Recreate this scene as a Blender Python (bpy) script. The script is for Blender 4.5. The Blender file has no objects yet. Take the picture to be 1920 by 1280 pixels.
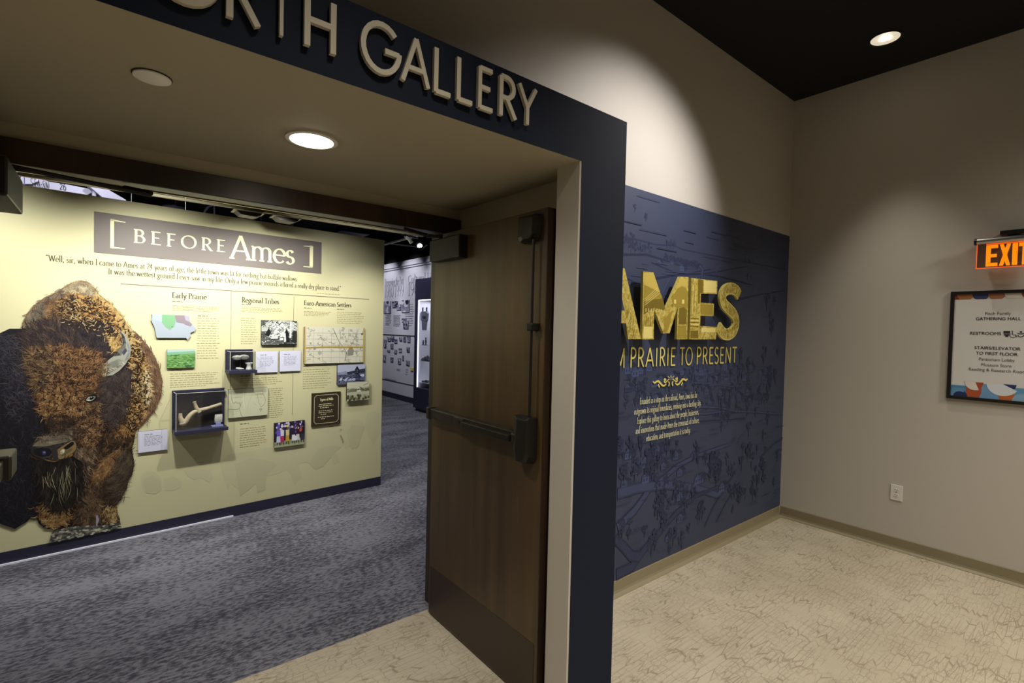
import bpy, math, random
from mathutils import Vector

# ------------------------------------------------------------------ scene, camera, light, exposure
S = bpy.context.scene
COL = bpy.context.collection
PI = math.pi
R = math.radians
rnd = random.Random(7)

cam = bpy.data.cameras.new('camera')
cam.sensor_width = 36.0
cam.lens = 36.0 * 940.7 / 1920.0
cam.clip_start = 0.02
camo = bpy.data.objects.new('camera', cam)
COL.objects.link(camo)
yaw, pit, rol = R(38.9337), R(-1.3873), R(1.3437)
fw = Vector((math.sin(yaw)*math.cos(pit), math.cos(yaw)*math.cos(pit), math.sin(pit)))
rt0 = Vector((math.cos(yaw), -math.sin(yaw), 0.0))
up0 = rt0.cross(fw)
rt = rt0*math.cos(rol) + up0*math.sin(rol)
up = up0*math.cos(rol) - rt0*math.sin(rol)
m4 = camo.matrix_world.copy()
for i in range(3):
    m4[i][0] = rt[i]; m4[i][1] = up[i]; m4[i][2] = -fw[i]; m4[i][3] = (0, 0, 1.6)[i]
camo.matrix_world = m4
S.camera = camo

S.view_settings.view_transform = 'Standard'
S.view_settings.look = 'None'
S.view_settings.gamma = 1.0
S.view_settings.use_curve_mapping = False
S.view_settings.exposure = 0.0

w = bpy.data.worlds.new('world'); S.world = w; w.use_nodes = True
w.node_tree.nodes['Background'].inputs[0].default_value = (0.5, 0.47, 0.42, 1)
w.node_tree.nodes['Background'].inputs[1].default_value = 0.004

WARM = (1.0, 0.945, 0.845)
SOFTW = (1.0, 0.93, 0.80)
COOL = (0.92, 0.92, 1.0)

def spot(name, loc, aim, power, ang, blend=0.5, col=WARM, rad=0.05):
    l = bpy.data.lights.new(name, 'SPOT')
    l.energy = power; l.spot_size = R(ang); l.spot_blend = blend; l.color = col; l.shadow_soft_size = rad
    o = bpy.data.objects.new(name, l); COL.objects.link(o)
    o.location = loc
    o.rotation_euler = (Vector(aim) - Vector(loc)).to_track_quat('-Z', 'Y').to_euler()
    return o

# lobby downlights and one added fill lamp (only the one near the exit sign is in view)
spot('lamp_lobby', (4.121, 1.131, 3.60), (4.12, 1.10, 0), 100, 64, 1.0, WARM)
spot('lamp_lobby', (2.60, -0.55, 3.60), (2.60, -0.4, 0), 370, 120, 1.0, WARM, 0.25)
spot('lamp_lobby', (0.60, -0.60, 3.60), (0.60, -0.5, 0), 190, 125, 1.0, WARM, 0.25)
spot('lamp_lobby', (0.75, 0.15, 3.60), (0.75, 0.95, 0), 150, 84, 1.0, WARM, 0.12)  # unseen fill lamp, added to brighten the floor before the portal
spot('lamp_lobby', (3.60, -1.60, 3.60), (4.3, -0.6, 0), 390, 120, 1.0, WARM, 0.25)
spot('lamp_lobby', (-1.60, -1.4, 3.60), (-1.2, -1.0, 0), 200, 125, 1.0, WARM, 0.25)
# accent spots on the blue mural wall
spot('lamp_accent', (3.15, 0.58, 3.55), (2.34, 1.926, 1.86), 215, 76, 1.0, (1.0, 0.965, 0.965), 0.04)
spot('lamp_accent', (2.45, 0.95, 3.55), (2.42, 1.926, 2.2), 40, 80, 1.0, (1.0, 0.965, 0.97), 0.04)
# light over the recessed doorway
spot('lamp_soffit', (0.568, 1.868, 2.235), (0.568, 1.868, 0), 28, 165, 0.6, (1.0, 0.95, 0.84), 0.06)
# gallery lights on the partition and on the floor
for lx, tx_, p, an_ in ((-0.62, -0.70, 46, 122), (0.30, 0.28, 66, 124), (0.98, 1.02, 68, 122), (1.85, 2.0, 26, 90)):
    spot('lamp_gallery', (lx, 3.76 + 0.07*lx, 2.37), (tx_, 4.65, 1.30), p, an_, 0.8, (1.0, 0.985, 0.95), 0.018)
for lx, ly, p in ((0.2, 3.55, 75), (1.6, 4.0, 40), (1.9, 4.9, 30), (3.2, 4.2, 40), (3.4, 6.6, 90), (3.4, 9.2, 110), (0.5, 7.2, 140)):
    spot('lamp_gallery', (lx, ly, 3.6 if ly > 4.5 else 3.0), (lx + 0.1, ly + 0.1, 0), p, 105, 0.7, COOL, 0.05)
for ly in (8.4, 9.5, 10.6, 11.7):
    spot('lamp_gallery_wall', (3.9, ly, 3.55), (4.98, ly, 2.2), 95, 62, 0.8, COOL, 0.03)
for ax in (-0.6, 0.3):
    spot('lamp_airplane', (ax, 5.4, 3.5), (ax, 6.6, 2.7), 60, 70, 0.8, COOL, 0.05)

# ------------------------------------------------------------------ materials
def lin(h):
    if isinstance(h, str):
        h = [int(h[i:i+2], 16)/255.0 for i in (0, 2, 4)]
        return tuple(c/12.92 if c <= 0.04045 else ((c+0.055)/1.055)**2.4 for c in h)
    return tuple(h)

def mat(name, col, rough=0.6, metal=0.0, bump=0.0, bscale=200.0, emit=0.0, ecol=None, spec=0.5, var=0.0, vscale=3.0):
    m = bpy.data.materials.new(name); m.use_nodes = True
    nt = m.node_tree; b = nt.nodes['Principled BSDF']
    c = lin(col)
    b.inputs['Base Color'].default_value = (*c, 1)
    b.inputs['Roughness'].default_value = rough
    b.inputs['Metallic'].default_value = metal
    b.inputs['Specular IOR Level'].default_value = spec
    if var:
        g = nt.nodes.new('ShaderNodeNewGeometry')
        n = nt.nodes.new('ShaderNodeTexNoise'); n.inputs['Scale'].default_value = vscale; n.inputs['Detail'].default_value = 5
        nt.links.new(g.outputs['Position'], n.inputs['Vector'])
        r = nt.nodes.new('ShaderNodeValToRGB')
        r.color_ramp.elements[0].color = (*[x*(1-var) for x in c], 1)
        r.color_ramp.elements[1].color = (*[min(1, x*(1+var)) for x in c], 1)
        r.color_ramp.elements[0].position = 0.3; r.color_ramp.elements[1].position = 0.7
        nt.links.new(n.outputs['Fac'], r.inputs[0]); nt.links.new(r.outputs[0], b.inputs['Base Color'])
    if bump:
        g = nt.nodes.new('ShaderNodeNewGeometry')
        n = nt.nodes.new('ShaderNodeTexNoise'); n.inputs['Scale'].default_value = bscale; n.inputs['Detail'].default_value = 4
        nt.links.new(g.outputs['Position'], n.inputs['Vector'])
        bp = nt.nodes.new('ShaderNodeBump'); bp.inputs['Strength'].default_value = bump; bp.inputs['Distance'].default_value = 0.002
        nt.links.new(n.outputs['Fac'], bp.inputs['Height']); nt.links.new(bp.outputs['Normal'], b.inputs['Normal'])
    if emit:
        b.inputs['Emission Color'].default_value = (*lin(ecol or col), 1)
        b.inputs['Emission Strength'].default_value = emit
    return m

def mat_print(name='printed_ink', rough=0.55):
    m = bpy.data.materials.new(name); m.use_nodes = True
    nt = m.node_tree; b = nt.nodes['Principled BSDF']
    a = nt.nodes.new('ShaderNodeVertexColor'); a.layer_name = 'Col'
    nt.links.new(a.outputs[0], b.inputs['Base Color'])
    b.inputs['Roughness'].default_value = rough
    b.inputs['Specular IOR Level'].default_value = 0.25
    return m

def nodes_of(name):
    m = bpy.data.materials.new(name); m.use_nodes = True
    nt = m.node_tree
    N = lambda t, **k: _mk(nt, t, k)
    return m, nt, N, nt.nodes['Principled BSDF'], nt.links.new

def _mk(nt, t, k):
    n = nt.nodes.new('ShaderNode' + t)
    for a, v in k.items():
        if a in n.inputs: n.inputs[a].default_value = v
        else: setattr(n, a, v)
    return n

def ramp(nt, stops):
    r = nt.nodes.new('ShaderNodeValToRGB'); e = r.color_ramp.elements
    while len(e) < len(stops): e.new(0.5)
    for i, (p, c) in enumerate(stops):
        e[i].position = p; e[i].color = (*c, 1) if len(c) == 3 else c
    return r

def carpet_beige():
    m, nt, N, b, L = nodes_of('beige_carpet')
    g = N('NewGeometry')
    d = N('TexNoise', Scale=5.0, Detail=3.0)
    L(g.outputs['Position'], d.inputs['Vector'])
    mx = N('Mix', data_type='VECTOR'); mx.inputs['Factor'].default_value = 0.016
    L(g.outputs['Position'], mx.inputs['A']); L(d.outputs['Color'], mx.inputs['B'])
    lines = None
    for sc, off, wd in (((4.5, 30.0, 1.0), (0, 0, 0), 0.050), ((13.0, 34.0, 1.0), (3.1, 1.7, 0), 0.045), ((3.0, 44.0, 1.0), (1.1, 5.7, 0), 0.06), ((24.0, 30.0, 1.0), (7.1, 2.7, 0), 0.04)):
        mp = N('Mapping'); mp.inputs['Scale'].default_value = sc; mp.inputs['Location'].default_value = off
        L(mx.outputs['Result'], mp.inputs['Vector'])
        v = N('TexVoronoi', feature='DISTANCE_TO_EDGE', Scale=1.0)
        v.voronoi_dimensions = '2D'; v.inputs['Randomness'].default_value = 0.62
        L(mp.outputs[0], v.inputs['Vector'])
        r = ramp(nt, [(0.0, (1, 1, 1)), (wd, (0, 0, 0))])
        L(v.outputs['Distance'], r.inputs[0])
        n = N('TexNoise', Scale=5.5 + sc[0]*0.2, Detail=3.0)
        mo = N('Mapping'); mo.inputs['Location'].default_value = (off[1]*3, off[0]*3, 2)
        L(g.outputs['Position'], mo.inputs['Vector']); L(mo.outputs[0], n.inputs['Vector'])
        r2 = ramp(nt, [(0.42, (0, 0, 0)), (0.58, (1, 1, 1))]); L(n.outputs['Fac'], r2.inputs[0])
        mu = N('Math', operation='MULTIPLY'); L(r.outputs[0], mu.inputs[0]); L(r2.outputs[0], mu.inputs[1])
        if lines is None: lines = mu
        else:
            mxm = N('Math', operation='MAXIMUM'); L(lines.outputs[0], mxm.inputs[0]); L(mu.outputs[0], mxm.inputs[1]); lines = mxm
    big = N('TexNoise', Scale=2.2, Detail=4.0); L(g.outputs['Position'], big.inputs['Vector'])
    base = ramp(nt, [(0.3, lin('aa9f89')), (0.7, lin('b8ad97'))]); L(big.outputs['Fac'], base.inputs[0])
    mixc = N('Mix', data_type='RGBA'); L(base.outputs[0], mixc.inputs['A']); mixc.inputs['B'].default_value = (*lin('6b5c43'), 1)
    sc2 = N('Math', operation='MULTIPLY'); L(lines.outputs[0], sc2.inputs[0]); sc2.inputs[1].default_value = 0.64
    L(sc2.outputs[0], mixc.inputs['Factor'])
    L(mixc.outputs['Result'], b.inputs['Base Color'])
    b.inputs['Roughness'].default_value = 0.95; b.inputs['Specular IOR Level'].default_value = 0.1
    f = N('TexNoise', Scale=420.0, Detail=2.0); L(g.outputs['Position'], f.inputs['Vector'])
    hs = N('Math', operation='SUBTRACT'); L(f.outputs['Fac'], hs.inputs[0]); L(lines.outputs[0], hs.inputs[1])
    bp = N('Bump', Strength=0.5, Distance=0.002); L(hs.outputs[0], bp.inputs['Height']); L(bp.outputs[0], b.inputs['Normal'])
    return m

def carpet_grey():
    m, nt, N, b, L = nodes_of('grey_carpet')
    g = N('NewGeometry')
    mp = N('Mapping'); mp.inputs['Scale'].default_value = (26.0, 62.0, 1.0); mp.inputs['Rotation'].default_value = (0, 0, R(4))
    L(g.outputs['Position'], mp.inputs['Vector'])
    n = N('TexNoise', Scale=1.0, Detail=4.5, Roughness=0.62); L(mp.outputs[0], n.inputs['Vector'])
    mp2 = N('Mapping'); mp2.inputs['Scale'].default_value = (1.6, 4.0, 1.0); L(g.outputs['Position'], mp2.inputs['Vector'])
    n2 = N('TexNoise', Scale=1.0, Detail=3.0); L(mp2.outputs[0], n2.inputs['Vector'])
    ad = N('Math', operation='MULTIPLY_ADD'); L(n2.outputs['Fac'], ad.inputs[0]); ad.inputs[1].default_value = 0.42; L(n.outputs['Fac'], ad.inputs[2])
    r = ramp(nt, [(0.60, lin('434249')), (0.68, lin('5c5b62')), (0.78, lin('77767d'))]); L(ad.outputs[0], r.inputs[0])
    L(r.outputs[0], b.inputs['Base Color'])
    b.inputs['Roughness'].default_value = 0.95; b.inputs['Specular IOR Level'].default_value = 0.1
    bp = N('Bump', Strength=0.4, Distance=0.003); L(n.outputs['Fac'], bp.inputs['Height']); L(bp.outputs[0], b.inputs['Normal'])
    return m

def wood(name, dark, light, rough=0.35):
    m, nt, N, b, L = nodes_of(name)
    g = N('NewGeometry')
    mp = N('Mapping'); mp.inputs['Scale'].default_value = (9.0, 9.0, 0.7); L(g.outputs['Position'], mp.inputs['Vector'])
    n = N('TexNoise', Scale=1.0, Detail=5.0, Distortion=0.4); L(mp.outputs[0], n.inputs['Vector'])
    mp2 = N('Mapping'); mp2.inputs['Scale'].default_value = (130.0, 130.0, 3.0); L(g.outputs['Position'], mp2.inputs['Vector'])
    n2 = N('TexNoise', Scale=1.0, Detail=3.0); L(mp2.outputs[0], n2.inputs['Vector'])
    ad = N('Math', operation='MULTIPLY_ADD'); L(n2.outputs['Fac'], ad.inputs[0]); ad.inputs[1].default_value = 0.35; L(n.outputs['Fac'], ad.inputs[2])
    r = ramp(nt, [(0.45, lin(dark)), (0.9, lin(light))]); L(ad.outputs[0], r.inputs[0])
    L(r.outputs[0], b.inputs['Base Color'])
    b.inputs['Roughness'].default_value = rough
    return m

def engraved_gold():
    m, nt, N, b, L = nodes_of('engraved_gold')
    g = N('NewGeometry')
    mp = N('Mapping'); mp.inputs['Scale'].default_value = (30.0, 30.0, 30.0); L(g.outputs['Position'], mp.inputs['Vector'])
    n = N('TexNoise', Scale=1.0, Detail=8.0, Roughness=0.7, Distortion=1.2); L(mp.outputs[0], n.inputs['Vector'])
    r = ramp(nt, [(0.36, lin('7d6a22')), (0.5, lin('b5a048')), (0.62, lin('d2c068'))]); L(n.outputs['Fac'], r.inputs[0])
    L(r.outputs[0], b.inputs['Base Color']); b.inputs['Roughness'].default_value = 0.4
    return m

def glass(name, tint=(1, 1, 1), fac=0.93):
    m = bpy.data.materials.new(name); m.use_nodes = True
    nt = m.node_tree; out = nt.nodes['Material Output']
    nt.nodes.remove(nt.nodes['Principled BSDF'])
    t = nt.nodes.new('ShaderNodeBsdfTransparent'); t.inputs[0].default_value = (*tint, 1)
    gl = nt.nodes.new('ShaderNodeBsdfGlossy'); gl.inputs['Roughness'].default_value = 0.03
    mx = nt.nodes.new('ShaderNodeMixShader'); mx.inputs[0].default_value = 1 - fac
    nt.links.new(t.outputs[0], mx.inputs[1]); nt.links.new(gl.outputs[0], mx.inputs[2]); nt.links.new(mx.outputs[0], out.inputs[0])
    return m

def ceiling_black():
    return mat('black_ceiling', '070709', 0.9, bump=0.3, bscale=60)

M = dict(
    wall=mat('greige_paint', 'bab3a7', 0.75, bump=0.12, bscale=260),
    soffit=mat('beige_paint', 'aba28b', 0.75, bump=0.12, bscale=260),
    navy=mat('navy_paint', '131a2b', 0.7, spec=0.2, bump=0.1, bscale=260),
    navy_base=mat('navy_vinyl', '2b2a3c', 0.45),
    black=ceiling_black(),
    beige=carpet_beige(), grey=carpet_grey(),
    base=mat('taupe_vinyl', '857a5f', 0.4),
    door=wood('walnut_veneer', '3d2e1c', '574428', 0.38),
    frame=wood('dark_walnut', '1c120c', '3a281a', 0.42),
    kick=mat('dark_kick_plate', '33251a', 0.4),
    bronze=mat('oil_rubbed_bronze', '3a3530', 0.38, 0.6),
    bronze_dark=mat('dark_bronze', '26221e', 0.45, 0.5),
    edge_light=mat('painted_edge_light', 'b0a078', 0.3, 0.9),  # light on the door head's far edge, put into the colour
    alu=mat('brushed_aluminium', 'b8b6b0', 0.32, 0.9),
    letter=mat('sign_beige', 'c9c0aa', 0.55),
    gold=mat('gold_face', 'd8c766', 0.42),
    goldprint=engraved_gold(),
    yellow=mat('gold_ink', 'd9c964', 0.6),
    cream=mat('cream_ink', 'eee9b4', 0.6),
    panel=mat('sage_yellow_print', 'cfca9c', 0.6),
    herd=mat('sage_shadow_print', 'c2be96', 0.6),
    herd2=mat('sage_mid_print', 'c8c49a', 0.6),
    banner=mat('warm_grey_print', '6f675f', 0.6),
    ink=mat('brown_ink', '48442e', 0.7),
    faint=mat('faint_ink', '9a9564', 0.7),
    rule=mat('rule_ink', '746b56', 0.7),
    print=mat_print(),
    white=mat('white_plastic', 'd8d4ca', 0.4),
    card=mat('white_card', 'd6d6e0', 0.55),
    cardedge=mat('dark_card_edge', '2a2622', 0.7),
    blackp=mat('black_frame', '171513', 0.4),
    bone=mat('bone', 'b9a98c', 0.6, bump=0.6, bscale=120, var=0.25, vscale=30),
    tooth=mat('tooth_enamel', 'd4d0c8', 0.35, var=0.15, vscale=60),
    dark_in=mat('dark_case_lining', '141218', 0.8),
    case_navy=mat('navy_laminate', '2c2b42', 0.5),
    lit=mat('lit_white', 'ffffff', 0.5, emit=22.0, ecol='fff3dd'),
    lit_lobby=mat('lit_reflector', 'f2ead6', 0.4, emit=0.55, ecol='fff4dc'),
    reflector=mat('white_reflector', 'd8d2c4', 0.3),
    led=mat('led_strip', 'ffffff', 0.5, emit=3.0, ecol='e6e6ff'),
    head_lit=mat('lamp_glow', 'ffffff', 0.5, emit=30.0, ecol='ece8ff'),
    exit=mat('exit_amber', 'ff9a10', 0.5, emit=0.72, ecol='ff8a06'),
    exit_edge=mat('exit_red_edge', 'ff6a30', 0.4, emit=0.85, ecol='ff5a20'),
    acrylic=glass('clear_acrylic', (0.62, 0.56, 0.52), 0.93),
    glass=glass('clear_glass', (0.97, 0.98, 0.97), 0.965),
    farwall=mat('pale_exhibit_print', 'c9c9d2', 0.7),
    farink=mat('grey_ink', '8d8d9c', 0.7),
    shelf=mat('white_shelf', 'e4e4ee', 0.5),
    plane=mat('white_aircraft', 'cfcde0', 0.4),
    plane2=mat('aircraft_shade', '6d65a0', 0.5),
    inkblack=mat('black_ink', '26262c', 0.6),
    track=mat('track_metal', 'b5ad86', 0.45),
    mural=mat('navy_mural_print', '323951', 0.6, var=0.12, vscale=2.0),
)

# ------------------------------------------------------------------ mesh helpers
class Fr:
    """a flat frame: point = o + u*a + v*b + n*d"""
    def __init__(s, o, u, n, v=(0, 0, 1)):
        s.o = Vector(o); s.u = Vector(u).normalized(); s.n = Vector(n).normalized(); s.v = Vector(v).normalized()
    def p(s, a, b, d=0.0):
        return s.o + s.u*a + s.v*b + s.n*d

BW = Fr((-0.531, 4.532, 0), (0.9974, 0.0717, 0), (0.0717, -0.9974, 0))
AW = Fr((0, 1.926, 0), (1, 0, 0), (0, -1, 0))
EW = Fr((4.656, 0, 0), (0, -1, 0), (-1, 0, 0))
DR = Fr((1.405, 0, 0), (0, -1, 0), (-1, 0, 0))
HD = Fr((0, 1.371, 0), (1, 0, 0), (0, -1, 0))
RW = Fr((4.98, 0, 0), (0, -1, 0), (-1, 0, 0))
KF = Fr((4.6, 0, 0), (0, -1, 0), (-1, 0, 0))
WORLD = Fr((0, 0, 0), (1, 0, 0), (0, -1, 0))

class MB:
    def __init__(s): s.v = []; s.f = []; s.c = []
    def face(s, pts, col=None):
        i = len(s.v); s.v.extend([tuple(p) for p in pts]); s.f.append(list(range(i, i+len(pts)))); s.c.append(col)
    def poly(s, fr, pts, d=0.0, col=None):
        s.face([fr.p(a, b, d) for a, b in pts], col)
    def rect(s, fr, a0, b0, a1, b1, d=0.0, col=None):
        s.poly(fr, [(a0, b0), (a1, b0), (a1, b1), (a0, b1)], d, col)
    def box(s, fr, a0, a1, b0, b1, d0, d1, col=None, front=None):
        if front is None: front = col
        q = [[(a0, b0), (a1, b0), (a1, b1), (a0, b1)][k] for k in range(4)]
        s.prism(fr, q, d0, d1, col, front)
    def bx(s, x0, x1, y0, y1, z0, z1, col=None):
        s.box(WORLD, x0, x1, z0, z1, -y1, -y0, col)
    def prism(s, fr, pts, d0, d1, col=None, front=None):
        area = sum(pts[k][0]*pts[(k+1) % len(pts)][1] - pts[(k+1) % len(pts)][0]*pts[k][1] for k in range(len(pts)))
        if area < 0: pts = pts[::-1]
        n = len(pts); i = len(s.v)
        s.v.extend([tuple(fr.p(a, b, d0)) for a, b in pts]); s.v.extend([tuple(fr.p(a, b, d1)) for a, b in pts])
        s.f.append([i+k for k in reversed(range(n))]); s.c.append(col)
        s.f.append([i+n+k for k in range(n)]); s.c.append(front if front is not None else col)
        for k in range(n):
            j = (k+1) % n
            s.f.append([i+k, i+j, i+n+j, i+n+k]); s.c.append(col)
    def tube(s, pts, r, n=8, col=None, caps=True):
        pts = [Vector(p) for p in pts]; rings = []
        rs = r if isinstance(r, (list, tuple)) else [r]*len(pts)
        ref = None
        for k, p in enumerate(pts):
            t = (pts[min(k+1, len(pts)-1)] - pts[max(k-1, 0)]).normalized()
            if ref is None:
                ref = t.orthogonal().normalized()
            ref = (ref - t*ref.dot(t)).normalized(); b = t.cross(ref)
            i = len(s.v)
            for q in range(n):
                a = 2*PI*q/n
                s.v.append(tuple(p + (ref*math.cos(a) + b*math.sin(a))*rs[k]))
            rings.append(i)
        for k in range(len(rings)-1):
            for q in range(n):
                j = (q+1) % n
                s.f.append([rings[k]+q, rings[k]+j, rings[k+1]+j, rings[k+1]+q]); s.c.append(col)
        if caps:
            s.f.append([rings[0]+q for q in reversed(range(n))]); s.c.append(col)
            s.f.append([rings[-1]+q for q in range(n)]); s.c.append(col)
    def lathe(s, o, prof, n=32, axis=(0, 0, 1), col=None):
        ax = Vector(axis).normalized(); e1 = ax.orthogonal().normalized(); e2 = ax.cross(e1); o = Vector(o); rings = []
        for r, h in prof:
            i = len(s.v); rings.append(i)
            for q in range(n):
                a = 2*PI*q/n
                s.v.append(tuple(o + ax*h + (e1*math.cos(a) + e2*math.sin(a))*r))
        for k in range(len(rings)-1):
            for q in range(n):
                j = (q+1) % n
                s.f.append([rings[k]+q, rings[k]+j, rings[k+1]+j, rings[k+1]+q]); s.c.append(col)
    def strip(s, fr, pts, ws, d=0.0, col=None, thick=0.0):
        """flat ribbon along 2-D points with a width per point; thick > 0 gives a raised bar"""
        if not isinstance(ws, (list, tuple)): ws = [ws]*len(pts)
        L_, R_ = [], []
        n = len(pts)
        for k, (a, b) in enumerate(pts):
            a0, b0 = pts[max(k-1, 0)]; a1, b1 = pts[min(k+1, n-1)]
            dx, dy = a1-a0, b1-b0; l = math.hypot(dx, dy) or 1.0
            nx, ny = -dy/l, dx/l
            # keep mitred corners at their full width
            h = ws[k]/2
            if 0 < k < n-1:
                ex, ey = a-a0, b-b0; el = math.hypot(ex, ey) or 1.0
                c = abs((-ey/el)*nx + (ex/el)*ny); h = h/max(c, 0.5)
            L_.append((a+nx*h, b+ny*h)); R_.append((a-nx*h, b-ny*h))
        if thick:
            i = len(s.v)
            for k in range(n):
                for q, dd in ((R_[k], d), (L_[k], d), (L_[k], d+thick), (R_[k], d+thick)): s.v.append(tuple(fr.p(*q, dd)))
            for k in range(n-1):
                a_, b_ = i+4*k, i+4*k+4
                for x in range(4):
                    y = (x+1) % 4; s.f.append([a_+x, a_+y, b_+y, b_+x]); s.c.append(col)
            s.f.append([i, i+1, i+2, i+3]); s.c.append(col); j = i+4*(n-1); s.f.append([j+3, j+2, j+1, j]); s.c.append(col)
            return
        i = len(s.v)
        for k in range(n):
            s.v.append(tuple(fr.p(*R_[k], d))); s.v.append(tuple(fr.p(*L_[k], d)))
        for k in range(n-1):
            s.f.append([i+2*k, i+2*k+2, i+2*k+3, i+2*k+1]); s.c.append(col)
    def build(s, name, m, parent=None, smooth=False, bevel=0.0, org=None, seg=2):
        o0 = Vector(org) if org is not None else (Vector(parent.get('_o', (0, 0, 0))) if parent is not None else Vector((0, 0, 0)))
        me = bpy.data.meshes.new(name)
        me.from_pydata([(x-o0.x, y-o0.y, z-o0.z) for x, y, z in s.v], [], s.f)
        me.materials.append(m)
        if any(c is not None for c in s.c):
            ca = me.color_attributes.new('Col', 'FLOAT_COLOR', 'CORNER')
            buf = []
            for f, c in zip(s.f, s.c):
                c = lin(c) if c is not None else (0.5, 0.5, 0.5)
                buf.extend([c[0], c[1], c[2], 1.0]*len(f))
            ca.data.foreach_set('color', buf)
        me.update()
        o = bpy.data.objects.new(name, me); COL.objects.link(o)
        if parent is not None: o.parent = parent
        if org is not None: o.location = org
        if parent is not None: o['_o'] = list(o0)
        else: o['_o'] = list(o0)
        if smooth:
            me.polygons.foreach_set('use_smooth', [True]*len(me.polygons))
            try:
                me.set_sharp_from_angle(angle=R(38))
            except Exception:
                pass
        if bevel:
            b = o.modifiers.new('bevel', 'BEVEL'); b.width = bevel; b.segments = seg; b.limit_method = 'ANGLE'; b.angle_limit = R(40)
        return o

def tag(o, label, cat=None, group=None, kind=None):
    if label: o['label'] = label
    if cat: o['category'] = cat
    if group: o['group'] = group
    if kind: o['kind'] = kind
    return o

def thing(name, loc, label, cat, group=None, kind=None):
    o = bpy.data.objects.new(name, None); COL.objects.link(o)
    o.empty_display_size = 0.05; o.location = loc; o['_o'] = list(loc)
    return tag(o, label, cat, group, kind)

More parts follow.
